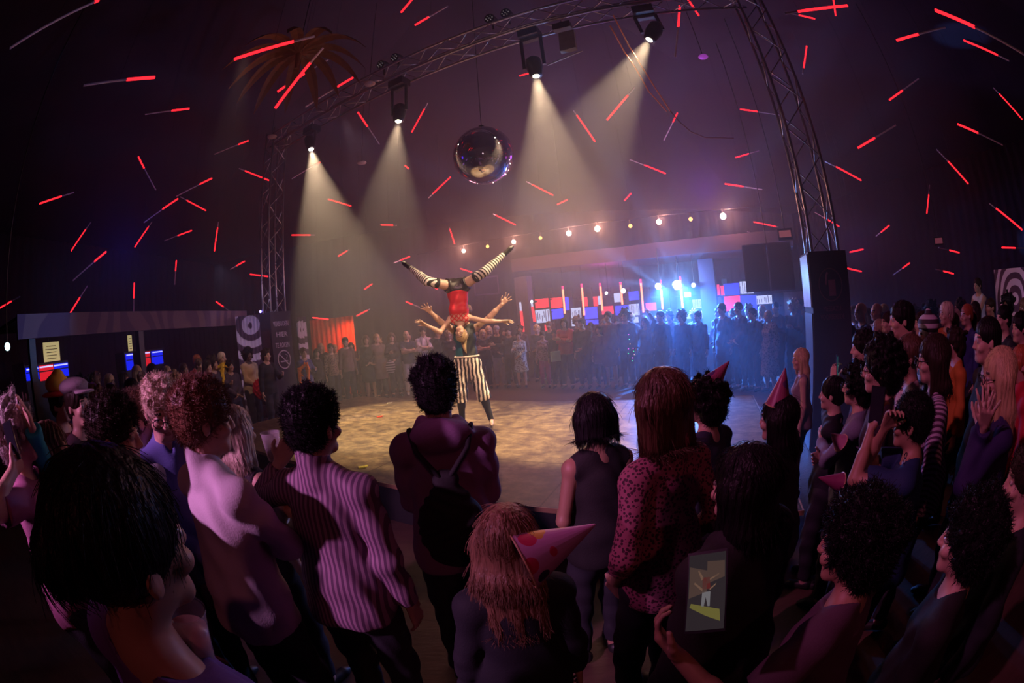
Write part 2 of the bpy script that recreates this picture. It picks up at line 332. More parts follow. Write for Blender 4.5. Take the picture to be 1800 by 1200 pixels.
# ------------------------------------------------------------------ red light tubes under the roof
REDT = emis('tube_red', (1, .012, .02), 3.2); CLR = mat('tube_pale', (.75, .6, .72), .25, var=.05); WIRE = mat('thin_wire', (.01, .01, .01), .6)  # clear ends drawn opaque, the light they catch put into a pale colour
TUBES = '''174 0 17 85 .05|272 136 147 150 .4|333 191 255 201 .4|412 104 553 64 .75|484 190 568 84 .75|488 161 577 104 .6|243 275 274 334 .35|69 358 130 338 .65|373 313 310 345 .35|313 349 253 391 .45|362 370 317 346 .75|437 247 377 271 .3|473 317 420 296 .8|563 285 513 314 .3|621 136 537 188 .35|617 362 577 350 1|125 441 160 390 .75|187 442 128 493 .35|237 434 267 390 .8|337 405 289 423 .5|377 441 384 390 .8|310 458 307 500 .45|236 497 235 558 .45|117 561 154 502 .65|430 459 405 473 .6|440 482 473 486 1|0 541 35 521 .6|380 530 407 549 .5|513 413 553 413 .8|577 561 550 558 1|595 450 613 439 .8|705 22 727 -4 1|730 44 787 11 .45|629 197 667 254 .45|724 232 752 181 .8|712 291 718 296 1|792 311 753 348 .8|914 133 933 128 1|670 395 697 396 .8|906 395 867 376 .9|972 343 925 319 .8|980 359 997 351 1|1046 249 1008 194 .85|1067 211 1116 153 .75|1170 305 1107 280 .6|1098 352 1109 340 1|1191 198 1167 247 .35|1195 10 1187 100 .42|1228 27 1210 0 1|1490 10 1380 24 .8|1432 33 1383 22 .6|1469 28 1465 0 1|1418 81 1411 130 .8|1576 71 1662 48 .45|1644 18 1800 95 .45|1694 71 1774 107 .75|1709 13 1690 0 1|1563 176 1615 138 .45|1797 210 1746 154 .8|1508 260 1575 220 .45|1683 218 1763 255 .45|1702 323 1646 262 .65|1301 192 1370 202 .45|1293 277 1334 265 .55|1514 317 1450 283 .7|1274 323 1340 333 .5|1629 375 1634 325 .65|1797 404 1739 357 .8|1325 390 1368 399 .9|1475 398 1432 373 .6|1563 396 1540 415 .6|1352 427 1314 407 .8|1494 443 1517 438 1|1514 477 1483 470 1|1599 462 1570 483 .4|1686 444 1650 435 .5|1676 481 1645 473 .6|1761 435 1800 436 .6|799 428 790 400 .9|720 451 692 462 .6|829 478 810 472 1|747 496 769 508 1|641 508 654 499 1|714 530 737 540 .5|627 555 650 543 .8'''
AREA = lambda x, y: ('high up' if y < 130 else 'mid-height' if y < 330 else 'low')+' '+('at far left' if x < 200 else 'left of slim tower' if x < 470 else 'left of mirror ball' if x < 800 else 'right of mirror ball' if x < 1080 else 'left of boxed tower' if x < 1400 else 'right of boxed tower' if x < 1560 else 'at far right')
def clock(x1, y1, x2, y2):
    a = math.degrees(atan2(x1-x2, -(y1-y2))) % 360
    return ['up', 'up-right', 'right', 'down-right', 'down', 'down-left', 'left', 'up-left'][int((a+22.5)//45) % 8]
TUB = []
for ln in TUBES.split('|'):
    x1, y1, x2, y2, fr = [float(v) for v in ln.split()]; r1, r2 = ray(x1, y1), ray(x2, y2); sep = math.acos(max(-1, min(1, r1.dot(r2)))); tl = 1.0
    D = min(tl/max(sep, .02), 13.5); 
    if r1.z > .02: D = min(D, 5.9/r1.z)
    D = max(D, 3.6)
    A = Vector((0, 0, CAMZ))+r1*D; k = r1.dot(r2)*D; disc = tl*tl-(D*sin(sep))**2; tB = k+(math.sqrt(disc) if disc > 0 else 0)*(1 if int(x1) % 2 else -1)
    if tB*r2.z > 6.2: tB = 6.2/r2.z
    B = Vector((0, 0, CAMZ))+r2*tB; TUB.append((A, B, fr, (x1, y1, x2, y2)))
its = []
for A, B, fr, px in TUB:
    L_ = hypot(px[0]-px[2], px[1]-px[3]); key = ('short ' if L_ < 35 else 'long ' if L_ > 90 else '')+'tube lamp, '+('wholly' if fr > .95 else 'mostly' if fr > .6 else 'half' if fr > .38 else 'partly')+' red, red end '+clock(*px)+', '+AREA(px[0], px[1])
    t = empty('light_tube', A, 0, key, 'light tube', 'red tube lamps hung under the roof'); its.append((key, px[0], t)); V_ = B-A; M_ = V_*fr; k = .020
    MB().tube([(0, 0, 0), M_], k, 8).build('lit_section', REDT, t)
    if fr < .97: MB().tube([M_, V_], k*.8, 8).build('clear_section', CLR, t)
    hx = A.lerp(B, .5); zt = max(hx.z+.3, roofz(hx)+.02); MB().tube([V_*.5, Vector((V_.x*.5, V_.y*.5, zt-A.z))], .002, 4).build('wire', WIRE, t)
order(its)
# ------------------------------------------------------------------ bar behind the stage
def bp(px, py, k=0): return at(px, py, d=14.6-(px-900)*.0056+k)     # points on the bar front, k metres further back
RZB = atan2(bp(1390, 530).y-bp(920, 530).y, bp(1390, 530).x-bp(920, 530).x)
def zat(px, py, k=0): return bp(px, py, k).z
def vbox(px0, px1, py0, py1, k, th=.06):                               # centre and size of an upright slab seen between those pixels
    a = bp(px0, py1, k); b = bp(px1, py0, k); c0 = bp((px0+px1)/2, py0, k); c1 = bp((px0+px1)/2, py1, k); c = (a+b)/2; c.z = (c0.z+c1.z)/2
    return c, (hypot(a.x-b.x, a.y-b.y), th, c0.z-c1.z)
WOODD = mat('dark_wood', (.05, .03, .03), .5, var=.4, stretch=(1, 1, 5))
a, b_ = bp(905, 600), bp(1390, 600); c = (a+b_)/2; Lb = (Vector((a.x, a.y))-Vector((b_.x, b_.y))).length
t = empty('bar_counter', (c.x, c.y, 0), RZB, 'long bar counter behind the far crowd, under the row of red light tubes', 'bar')
MB().box((0, .0, .55), (Lb, .5, 1.08)).build('front', WOODD, t); MB().box((0, 0, 1.12), (Lb+.1, .65, .06)).build('worktop', mat('worktop', (.12, .08, .1), .3), t)
for px, w_, top, lb in ((925, 26, 486, 'dark upright pillar at the left end of the bar'), (1250, 24, 455, 'dark blue-lit pillar right of the two white glaring lamps')):
    p = bp(px, 560, -.5); tz = zat(px, top, -.5); tag(MB().box((p.x, p.y, tz/2), (w_/750*14, .3, tz), RZB).build('pillar', mat('pillar_paint', (.06, .04, .08), .6), None), lb, 'pillar')
can = MB(); q = [bp(x_, y_, -.8) for x_, y_ in ((900, 478), (1100, 458), (1395, 432))]
for i in range(2):
    p0, p1 = q[i], q[i+1]; nb = Vector((-sin(RZB), cos(RZB), 0)); can.add([p0, p1, p1+Vector((0, 0, .42)), p0+Vector((0, 0, .42)), p0+nb*3.2+Vector((0, 0, .1)), p1+nb*3.2+Vector((0, 0, .1)), p1+nb*3.2+Vector((0, 0, .5)), p0+nb*3.2+Vector((0, 0, .5))], [(0, 1, 2, 3), (4, 7, 6, 5), (0, 4, 5, 1), (3, 2, 6, 7), (0, 3, 7, 4), (1, 5, 6, 2)])
tag(can.build('bar_canopy', mat('canopy_cloth', (.04, .01, .03), .8, var=.3, vs=2), None), 'purple lit canopy band above the bar behind the stage', 'canopy')
LR = emis('bar_tube', (1, .16, .09), 5); LRT = emis('bar_tube_tip', (1, .02, .12), 3)
nbv = Vector((-sin(RZB), cos(RZB), 0))
names = ['first', 'second', 'third', 'fourth', 'fifth', 'sixth', 'seventh', 'eighth']
for i, (x0, y0, x1, y1) in enumerate(((985, 503, 993, 551), (1020, 499, 1027, 554), (1052, 498, 1059, 546), (1088, 496, 1094, 535), (1122, 491, 1131, 549), (1157, 492, 1165, 543), (1193, 486, 1200, 541), (1231, 482, 1237, 542))):
    p1 = bp(x1, y1, -.35); t = empty('bar_light_tube', p1, 0, names[i].capitalize()+' from the left of the upright orange-red tubes hanging over the bar', 'light tube', 'upright tubes over the bar'); p0 = bp(x0, y0, -.35)-p1; p0.x = p0.y = 0
    MB().tube([(0, 0, 0), p0*.88], .030, 8).build('tube', LR, t); MB().tube([p0*.88, p0], .032, 8).build('tip', LRT, t); MB().tube([p0, (0, 0, zat(x1, 455, -.35)-p1.z+.1)], .006, 5).build('cord', BLK, t)
for i, (x0, y0, x1, y1, lb) in enumerate(((914, 531, 920, 583, 'slanting red tube lamp with a white top left of the dark bar pillar'), (934, 528, 940, 565, 'slanting red tube lamp with a white top right of the dark bar pillar'))):
    p1 = bp(x1, y1, -.7); p0 = bp(x0, y0, -.7)-p1; t = empty('bar_light_tube', p1, 0, lb, 'light tube'); MB().tube([(0, 0, 0), p0*.7], .045, 8).build('tube', emis('bar_red', (1, .04, .06), 1.6), t); MB().tube([p0*.7, p0], .035, 8).build('tip', emis('bar_white', (.6, .55, .8), 1.2), t)
# lit crates and screens on the back wall of the bar
PR, PB, PW = (1, .03, .05), (.03, .04, 1), (.55, .58, .9)
PANELS = ((940, 965, 525, 541, 'r'), (968, 988, 523, 541, 'r'), (941, 967, 544, 567, 'w'), (970, 990, 543, 560, 'b'), (995, 999, 522, 545, 'b'), (1004, 1021, 541, 559, 'w'), (1005, 1016, 561, 573, 'w'), (1028, 1050, 540, 560, 'b'), (1026, 1032, 522, 538, 'r'), (1030, 1052, 562, 570, 'b'), (1044, 1050, 521, 538, 'r'), (1052, 1058, 520, 535, 'w'), (1058, 1078, 538, 552, 'r'), (1080, 1090, 515, 531, 'w'), (1082, 1105, 537, 553, 'b'), (1106, 1122, 512, 527, 'b'), (1107, 1123, 534, 554, 'w'), (1109, 1122, 557, 567, 'w'), (1136, 1153, 532, 546, 'r'), (1170, 1184, 553, 563, 'w'), (1204, 1214, 513, 522, 'r'), (1207, 1217, 527, 551, 'b'), (1218, 1232, 526, 542, 'w'), (1206, 1219, 552, 560, 'w'), (1233, 1244, 545, 559, 'w'),
          (1259, 1264, 500, 519, 'r'), (1268, 1272, 502, 519, 'r'), (1274, 1298, 498, 518, 'b'), (1302, 1323, 494, 516, 'w'), (1275, 1300, 520, 546, 'r'), (1303, 1329, 519, 545, 'b'), (1331, 1356, 519, 534, 'w'), (1281, 1287, 549, 556, 'w'), (958, 968, 570, 582, 'r'), (1262, 1268, 521, 545, 'b'))
cn = {'r': 'red', 'b': 'blue', 'w': 'white'}; shelf = empty('back_bar_rack', bp(1150, 560, 2.1), 0, 'dark back rack of the bar carrying the lit squares', 'rack')
rk = MB()
for px in range(935, 1370, 34): c, s_ = vbox(px, px+3, 505 if px < 1250 else 490, 585, 2.2, .1); rk.box(c-shelf.location, s_, RZB)
for y_ in (542, 561, 520): 
    for px in range(935, 1360, 40): c, s_ = vbox(px, px+40, y_-(px-1150)*.03, y_+2-(px-1150)*.03, 2.2, .1); rk.box(c-shelf.location, s_, RZB)
rk.build('frame', BLK, shelf)
lbx = []
for i, (x0, x1, y0, y1, k) in enumerate(PANELS):
    m = {'r': emis('panel_red', PR, 1.8), 'b': emis('panel_blue', PB, 2.6), 'w': emis('panel_white', PW, 1.3)}[k]; c, s_ = vbox(x0, x1, y0, y1, 2.0, .04)
    pos = 'under the first tube' if x0 < 1000 else 'under the third tube' if x0 < 1092 else 'near the glaring lamps' if x0 < 1245 else 'right of blue-lit pillar'
    siz = 'narrow' if x1-x0 < 8 else 'small' if (x1-x0)*(y1-y0) < 200 else 'large'; row = 'top row' if y0 < 528 else 'middle row' if y0 < 548 else 'bottom row'
    o = MB().box((0, 0, 0), s_, RZB).build('light_box', m); o.location = c; tag(o, 'x', 'light box', 'lit squares on the back rack of the bar'); lbx.append(('%s glowing %s square, %s of bar rack, %s' % (siz, cn[k], row, pos), x0, o))
    if k == 'w' and x1-x0 > 13:
        m2 = MB()
        for j in range(7):
            f = (j+.5)/7-.5+random.uniform(-.04, .04); m2.box(Matrix.Rotation(RZB, 3, 'Z')@Vector((f*s_[0], -.03, s_[2]*random.uniform(-.2, .2))), (s_[0]*.035, .015, s_[2]*random.uniform(.4, .95)), RZB)
        m2.build('printed_streaks', mat('streaks', (.2, .18, .35), .6), o)
order(lbx)
# glaring lamps at the bar
BW = emis('blue_white', (.5, .75, 1), 60)
for P_, lb, r_ in ((BLUE[0], 'left one of the two glaring blue-white lamps over the bar', .085), (BLUE[1], 'right and larger of the two glaring blue-white lamps over the bar', .13)):
    t = empty('bar_spotlight', P_, RZB, lb, 'spotlight'); MB().tube([(0, .4, 0), (0, .05, 0), (0, 0, 0)], [r_*.8, r_*1.1, r_*1.1], 16).build('housing', BLK, t)
    glow_disc(Vector((0, -.012, 0)), Vector((-.1, -1, -.05)), r_, BW, t); MB().tube([(0, .2, 0), (0, .2, 1.1)], .015).build('drop_rod', BLK, t)
for px, py, r_, lb in ((1096, 511, .07, 'smaller white lamp under the fourth bar tube'), (1066, 515, .05, 'dim white lamp beside the third bar tube'), (1219, 501, .06, 'white lamp between the right glaring lamp and the blue-lit pillar'), (935, 530, .05, 'small white lamp at the left end of the bar')):
    P_ = bp(px, py, -.9); t = empty('bar_spotlight', P_, RZB, lb, 'spotlight'); MB().tube([(0, .25, 0), (0, 0, 0)], [r_*.7, r_*1.1], 12).build('housing', BLK, t); glow_disc((0, -.01, 0), (-.1, -1, 0), r_, emis('white_lamp', (.8, .85, 1), 9), t)
    MB().tube([(0, .12, 0), (0, .12, .9)], .012).build('drop_rod', BLK, t)
# lanterns in a row above the bar
cb = []
LAN = ((815, 441, .055, 1), (903, 425, .06, 1), (1000, 410, .075, 1), (1050, 402, .08, 1), (1158, 390, .07, 1), (1271, 380, .085, 1), (857, 433, .05, 0), (950, 418, .05, 0), (1108, 397, .055, 0), (1214, 385, .055, 0))
ln_ = ['leftmost lantern of the row', 'lantern above the raised right shoe of the acrobat', 'third glowing lantern from the left', 'fourth glowing lantern, close beside the third', 'fifth glowing lantern, above the glaring bar lamps', 'rightmost lantern of the row']
an_ = ['small amber bulb between the first two lanterns', 'small amber bulb between the second and third lantern', 'small amber bulb right of the fourth lantern', 'small amber bulb left of the last lantern']
for i, (px, py, r_, k) in enumerate(LAN):
    P_ = at(px, py, d=12.6-(px-815)*.003); cb.append((px, P_)); t = empty('lantern' if k else 'amber_bulb', P_, 0, (ln_[i]+' hanging over the far crowd') if k else an_[i-6], 'lantern' if k else 'bulb', 'warm lights hung in a row over the bar')
    MB().ball((0, 0, 0), r_, 14, 10).build('globe', emis('lantern_glow', (1, .58, .42), 22) if k else emis('amber_glow', (1, .5, .12), 3.2), t); MB().tube([(0, 0, r_), (0, 0, r_+.12)], .02).build('cap', BLK, t)
    if k: point('lantern_light', P_-Vector((0, .2, 0)), (1, .40, .28), 100, .03)
cb.sort(key=lambda q: q[0]); pts = [q[1]+Vector((0, 0, .18)) for q in cb]; tag(MB().tube([pts[0]+(pts[0]-pts[1])*2]+pts+[pts[-1]+(pts[-1]-pts[-2])*1.2], .008, 5).build('lantern_cable', BLK), 'thin black cable that carries the row of lanterns', 'cable')
# loudspeakers hanging right
t = empty('line_array', at(1352, 470, d=10.0), R(-38), 'pair of big dark loudspeakers hanging left of the boxed tower', 'loudspeaker')
for s, w_ in ((-.31, .56), (.30, .58)):
    p = MB().box((s, 0, 0), (w_, .45, 1.05)).build('cabinet', mat('speaker_box', (.045, .03, .055), .7), t); MB().box((s, -.235, 0), (w_-.06, .02, .98)).build('grille', mat('speaker_grille', (.03, .02, .035), .85, bump=.5, bs=200), p)
MB().tube([(0, 0, .5), (0, 0, roofz(t.location)-t.location.z)], .012).tube([(-.3, 0, .53), (.3, 0, .53)], .02).build('rigging', BLK, t)
t = empty('wash_flood', at(1380, 412, d=9.0), R(-38), 'flat floodlight hanging above the dark loudspeakers beside the boxed tower', 'stage light')
MB().box((0, 0, 0), (.32, .2, .22)).build('housing', BLK, t); MB().box((0, -.11, 0), (.26, .02, .13)).build('lens', emis('dim_red_lens', (.4, .1, .12), .5), t); MB().tube([(0, 0, .1), (0, 0, roofz(t.location)-t.location.z)], .01).build('rod', BLK, t)
t = empty('wash_flood', at(1650, 424, d=9.0), R(-60), 'dim reddish floodlight far right above the crowd', 'stage light'); MB().box((0, 0, 0), (.22, .2, .14)).build('housing', BLK, t); MB().box((0, -.11, 0), (.18, .02, .10)).build('lens', emis('dim_red2', (.3, .06, .1), .4), t); MB().tube([(0, 0, .07), (0, 0, roofz(t.location)-t.location.z)], .01).build('rod', BLK, t)
c = at(1397, 548, d=10.6); o = MB().box((0, 0, (.475-c.z)/2), (.5, .5, .475+c.z), R(-40)).build('white_cabinet', mat('cabinet_paint', (.35, .3, .42), .5)); o.location = c+Vector((0, 0, 0)); tag(o, 'pale cabinet on the terrace behind the crowd, left of the boxed tower', 'cabinet')
# picture frame on wall
P_ = at(855, 502, y=18.7); t = empty('picture_frame', P_, 0, 'faint square picture frame on the dark wall behind the acrobat', 'picture'); f = MB()
for s in (-1, 1): f.box((s*.52, 0, 0), (.06, .05, .8)); f.box((0, 0, s*.38), (1.08, .05, .06))
f.build('frame', mat('frame_purple', (.25, .16, .26), .6), t); MB().box((0, .03, 0), (1, .02, .74)).build('canvas', mat('canvas_dark', (.08, .05, .09), .7), t)
# orange curtains, left
def drape(name, lab, x0, x1, y0, y1, d0, d1, m, cat='curtain', light=None, n=14, amp=.06):
    a = at(x0, y1, d=d0); b = at(x1, y1, d=d1); z1 = at(x0, y0, d=d0).z; z0 = .02; o = cloth_wall(name, (a.x, a.y), (b.x, b.y), z0, z1, m, n, amp); return tag(o, lab, cat)
drape('orange_curtain', 'glowing orange-red curtain left of the stage behind the crowd', 548, 625, 563, 606, 14.5, 14.0, mat('orange_cloth', (.75, .12, .03), .8, var=.2), n=9)
spot('orange_wash', at(616, 562, d=13.4), at(612, 600, d=14.0), (1, .16, .03), 60, 110, .8)
def swirl(name, cx, cz, sc):  # on the drapes this puts a projected light pattern into the colour
    m = mat(name, (.6, .5, .6), .8); nt = m.node_tree; b = nt.nodes['Principled BSDF']; N = nt.nodes.new; tc = N('ShaderNodeTexCoord'); mp = N('ShaderNodeMapping'); mp.inputs['Location'].default_value = (-cx[0], -cx[1], -cz); nt.links.new(tc.outputs['Object'], mp.inputs[0])
    w_ = N('ShaderNodeTexWave'); w_.wave_type = 'RINGS'; w_.rings_direction = 'SPHERICAL'; w_.inputs['Scale'].default_value = sc; w_.inputs['Distortion'].default_value = 2.5; w_.inputs['Detail'].default_value = 1; w_.inputs['Detail Scale'].default_value = .8; nt.links.new(mp.outputs[0], w_.inputs['Vector'])
    cr = N('ShaderNodeValToRGB'); e = cr.color_ramp.elements; e[0].position = .42; e[0].color = (.10, .05, .10, 1); e[1].position = .52; e[1].color = (.75, .62, .80, 1); nt.links.new(w_.outputs[0], cr.inputs[0]); nt.links.new(cr.outputs[0], b.inputs['Base Color']); return m
a = at(440, 580, d=10.8); m = swirl('swirl_white', (a.x, a.y), a.z+.1, 1.0)
drape('projection_drape', 'pale drape with a projected light swirl in its colour, left of the slim tower', 418, 474, 556, 612, 10.8, 10.8, m, 'drape', n=9); spot('drape_wash', a+Vector((1.0, -2.5, 1.2)), a, (.75, .6, 1), 75, 55, .6)
a = at(532, 580, d=11.2); drape('projection_drape', 'narrow pale drape with projected light bands in its colour, right of the slim tower', 526, 541, 557, 606, 11.2, 11.4, swirl('swirl_white2', (a.x, a.y), a.z, 1.0), 'drape', n=3)
a = at(1790, 515, d=8.2); m = swirl('swirl_rings', (a.x, a.y), a.z-.1, 1.6); drape('ring_drape', 'drape at the far right with projected rings of light in its colour', 1752, 1830, 474, 570, 8.6, 7.6, m, 'drape', n=4, amp=.02); spot('ring_wash', a+Vector((-2.4, -1.0, .7)), a, (.8, .65, .8), 26, 60, .6)
# side bar on the left
a = at(30, 583, d=7.4); b_ = at(432, 555, d=11.5); z = 2.62; dz = .34; V_ = Vector((b_.x-a.x, b_.y-a.y, 0)); n_ = Vector((V_.y, -V_.x, 0)).normalized()
zeb = swirl('zebra', (a.x+3, a.y+2), 1.2, .7); [n for n in zeb.node_tree.nodes if n.type == 'TEX_WAVE'][0].inputs['Distortion'].default_value = 14; zeb.node_tree.nodes['Color Ramp'].color_ramp.elements[1].color = (.17, .10, .13, 1)
sb = empty('side_bar_canopy', (a.x, a.y, 0), atan2(V_.y, V_.x), 'long canopy with a zebra patterned fascia over the side bar at the left', 'canopy'); Ls = V_.length
za = at(30, 596, d=7.4).z; MB().box((Ls/2, 0, za+.17), (Ls, .08, .36)).build('fascia', zeb, sb); MB().box((Ls/2, 1.1, za+.3), (Ls, 2.2, .05)).build('roof_sheet', BLKC, sb)
for f in (.05, .45, .98): MB().box((Ls*f, .1, za/2), (.14, .14, za)).build('post', WOODD, sb)
sc_ = empty('side_bar_counter', (a.x, a.y, 0), atan2(V_.y, V_.x), 'dark counter of the side bar under the zebra canopy', 'bar'); MB().box((Ls/2, .5, .52), (Ls, .5, 1.05)).build('front', WOODD, sc_); MB().box((Ls/2, .5, 1.08), (Ls, .62, .06)).build('worktop', WOODD, sc_)
def lp(px, py, k=0): return at(px, py, d=8.6+(px-60)*.0095+k)
for x0, x1, y0, y1, k, lb in ((48, 66, 645, 668, 'b', 'blue lit fridge left of the red one at the left end of the side bar'), (71, 92, 641, 668, 'r', 'red lit fridge between two blue ones at the left end of the side bar'), (96, 118, 638, 662, 'b', 'blue lit fridge below the menu board'), (223, 233, 621, 650, 'b', 'narrow blue lit fridge left of the side bar post'), (246, 264, 618, 644, 'r', 'red lit fridge right of the side bar post'), (267, 286, 616, 640, 'b', 'blue lit fridge right of the red one beside the post')):
    p0 = lp(x0, y1); p1 = lp(x1, y0); t = empty('lit_fridge', ((p0.x+p1.x)/2, (p0.y+p1.y)/2, 0), sb.rotation_euler.z, lb, 'fridge'); w_ = hypot(p0.x-p1.x, p0.y-p1.y); zt = lp((x0+x1)/2, y0).z; zb = lp((x0+x1)/2, y1).z
    MB().box((0, .25, zt/2+.02), (w_+.06, .46, zt+.04)).build('cabinet', BLK, t); MB().box((0, .0, (zt+zb)/2), (w_, .03, zt-zb)).build('glass_door', {'r': emis('fridge_red', (1, .02, .04), .75), 'b': emis('fridge_blue', (.01, .02, 1), 1.0)}[k], t)
    MB().box((0, -.03, zt-.03), (w_*.9, .02, .025)).build('strip_light', emis('strip', (.5, .5, 1), 1.5), t); MB().box((0, -.03, (zt*.6+zb*.4)), (w_, .02, .02)).build('shelf', BLK, t)
MENU = mat('menu_board', (.8, .68, .35), .6, emit=(1, .8, .35), es=.42); mnl = mat('menu_ink', (.12, .08, .04), .7)
for x0, x1, y0, y1, lb in ((79, 102, 601, 635, 'yellowish lit menu board with dark lines above the red lit fridge'), (226, 231, 589, 617, 'thin yellowish board left of the side bar post'), (241, 250, 586, 616, 'yellowish lit menu board right of the side bar post')):
    p0 = lp(x0, y1, -.3); p1 = lp(x1, y0, -.3); zt = lp((x0+x1)/2, y0, -.3).z; zb = lp((x0+x1)/2, y1, -.3).z; w_ = hypot(p0.x-p1.x, p0.y-p1.y); t = empty('menu_board', ((p0.x+p1.x)/2, (p0.y+p1.y)/2, zb), sb.rotation_euler.z, lb, 'sign')
    MB().box((0, 0, (zt-zb)/2), (w_, .03, zt-zb)).build('board', MENU, t); m = MB()
    for j in range(5): m.box((-.02*w_, -.02, (zt-zb)*(.15+.16*j)), (w_*random.uniform(.55, .8), .006, .012))
    m.build('written_lines', mnl, t); MB().tube([(0, 0, zt-zb), (0, 0, za+.32-zb)], .008).build('hanger', BLK, t)
t = empty('party_lamp', at(13, 609, d=5.6), 0, 'small turquoise and violet party lamp at the far left edge', 'lamp'); MB().ball((0, 0, 0), .045, 12, 8).build('bulb', emis('turq', (.35, .9, 1), 9), t); MB().tube([(0, 0, .04), (0, 0, roofz(t.location)-t.location.z)], .01).build('rod', BLK, t)
# palm crown ornament high left
Pc = at(525, 95, d=5.6); t = empty('palm_crown', Pc, 0, 'dim brown palm crown ornament hanging high left behind the red tubes', 'ornament'); pm = mat('palm_leaf', (.14, .05, .012), .8, var=.4)
for i in range(13):
    a_ = 2*pi*i/13+.2; L_ = random.uniform(1.0, 1.35); m = MB(); q = []
    for j in range(9):
        f = j/8; q.append((Vector((cos(a_)*L_*f, sin(a_)*L_*f*.9, .28*sin(f*2.2)-.75*f*f)), .10*sin(pi*min(1, f*.95+.05))**.7))
    sd = Vector((-sin(a_), cos(a_), 0)); vs = []
    for p, w_ in q: vs += [p-sd*w_-Vector((0, 0, w_*.5)), p+Vector((0, 0, .0)), p+sd*w_-Vector((0, 0, w_*.5)), p-Vector((0, 0, .015))]
    fs = []
    for j in range(8): k = 4*j; fs += [(k, k+4, k+5, k+1), (k+1, k+5, k+6, k+2), (k+2, k+6, k+7, k+3), (k+3, k+7, k+4, k)]
    m.add(vs, fs).build('frond', pm, t)
MB().tube([(0, 0, -.3), (0, 0, .1)], [.03, .06]).build('stem', pm, t); MB().tube([(0, 0, .1), (0, 0, roofz(t.location)-t.location.z)], .008).build('cord', BLK, t)
spot('palm_light', Pc+Vector((.6, -1.0, -2.2)), Pc, (1, .45, .1), 6, 60, .8)
# ropes by the fourth spotlight
rm_ = mat('lit_rope', (.8, .25, .14), .5, emit=(1, .2, .1), es=.05)  # spotlight falling on the rope put in as a faint glow
for k, (lb, path) in enumerate((('upper strand of the orange hanging rope lit by the fourth spotlight', ((1090, 50), (1105, 80), (1125, 112), (1150, 152), (1178, 195))), ('lower strand of the orange hanging rope lit by the fourth spotlight', ((1084, 66), (1098, 92), (1116, 118), (1140, 160), (1172, 196))))):
    pts = [at(x_, y_, d=5.2+.3*i) for i, (x_, y_) in enumerate(path)]; fine_ = []
    for i in range(len(pts)-1):
        for j in range(6): fine_.append(pts[i].lerp(pts[i+1], j/6))
    fine_ = [fine_[0]+(fine_[0]-fine_[3])*1.5]+fine_+[pts[-1]]; tag(MB().tube(fine_, .011, 6).build('rope', rm_, None, True), lb, 'rope')
pts = [at(x_, y_, d=6.6) for x_, y_ in ((1178, 195), (1195, 215), (1215, 232), (1240, 242), (1290, 243))]; tag(MB().tube(pts, .010, 6).build('rope', mat('shaded_rope', (.25, .1, .09), .6)), 'dim slack end of the hanging rope curving right', 'rope')  # unlit end of the same rope, its shade put into a darker colour
t = empty('dome_fixture', at(1236, 100, d=6.2), 0, 'small round dome fixture glowing purple on the roof left of the boxed tower', 'lamp'); MB().ball((0, 0, 0), .085, 16, 8, (1, 1, .35)).build('shade', mat('dome_glass', (.5, .1, .5), .1, .5, emit=(.35, .05, .45), es=.7), t); MB().tube([(0, 0, .03), (0, 0, roofz(t.location)-t.location.z)], .006).build('rod', BLK, t)  # purple light on this fixture put in as colour and glow
for px, py, d_, lb in ((478, 240, 9.2, 'pale round smoke detector dish by the top of the slim tower'), (650, 147, 7.5, 'pale round disc fixed under the beam near its left end'), (636, 286, 10, 'dim pale disc lamp under the roof left of the second light beam')):
    P_ = at(px, py, d=d_); t = empty('disc_lamp', P_, 0, lb, 'lamp'); MB().ball((0, 0, 0), .12, 16, 8, (1, 1, .3)).build('shade', mat('disc_white', (.45, .33, .33), .5), t); MB().tube([(0, 0, .02), (0, 0, roofz(t.location)-t.location.z)], .006).build('rod', BLK, t)
# unseen fill lights added to colour the haze
point('haze_magenta', (3.2, 13.6, 3.0), (.9, .10, .6), 70, .4)
point('haze_purple', (5.8, 10.6, 5.2), (.32, .05, 1), 90, .5)
point('haze_mauve', (-2.2, 13.0, 3.4), (1, .34, .46), 60, .5)
point('haze_left', (-7.5, 5.5, 4.2), (.05, .03, 1), 14, .5)
point('haze_right', (8.5, 7.5, 3.2), (.4, .05, .7), 12, .5)
# litter on the stage
for px, py, col, lb in ((667, 733, (.8, .05, .02), 'small red scrap lying on the stage left of the acrobats'), (637, 822, (.7, .6, .1), 'small yellow scrap near the front edge of the stage'), (684, 709, (.9, .8, .6), 'tiny pale scrap near the far edge of the stage')):
    P_ = at(px, py, z=SZ); o = MB().box((0, 0, .008), (.09, .05, .012), .4).box((.04, .02, .012), (.05, .03, .012), 1.2).build('paper_scrap', mat('scrap_%d' % px, col, .6)); o.location = (P_.x, P_.y, SZ+.002); tag(o, lb, 'litter')
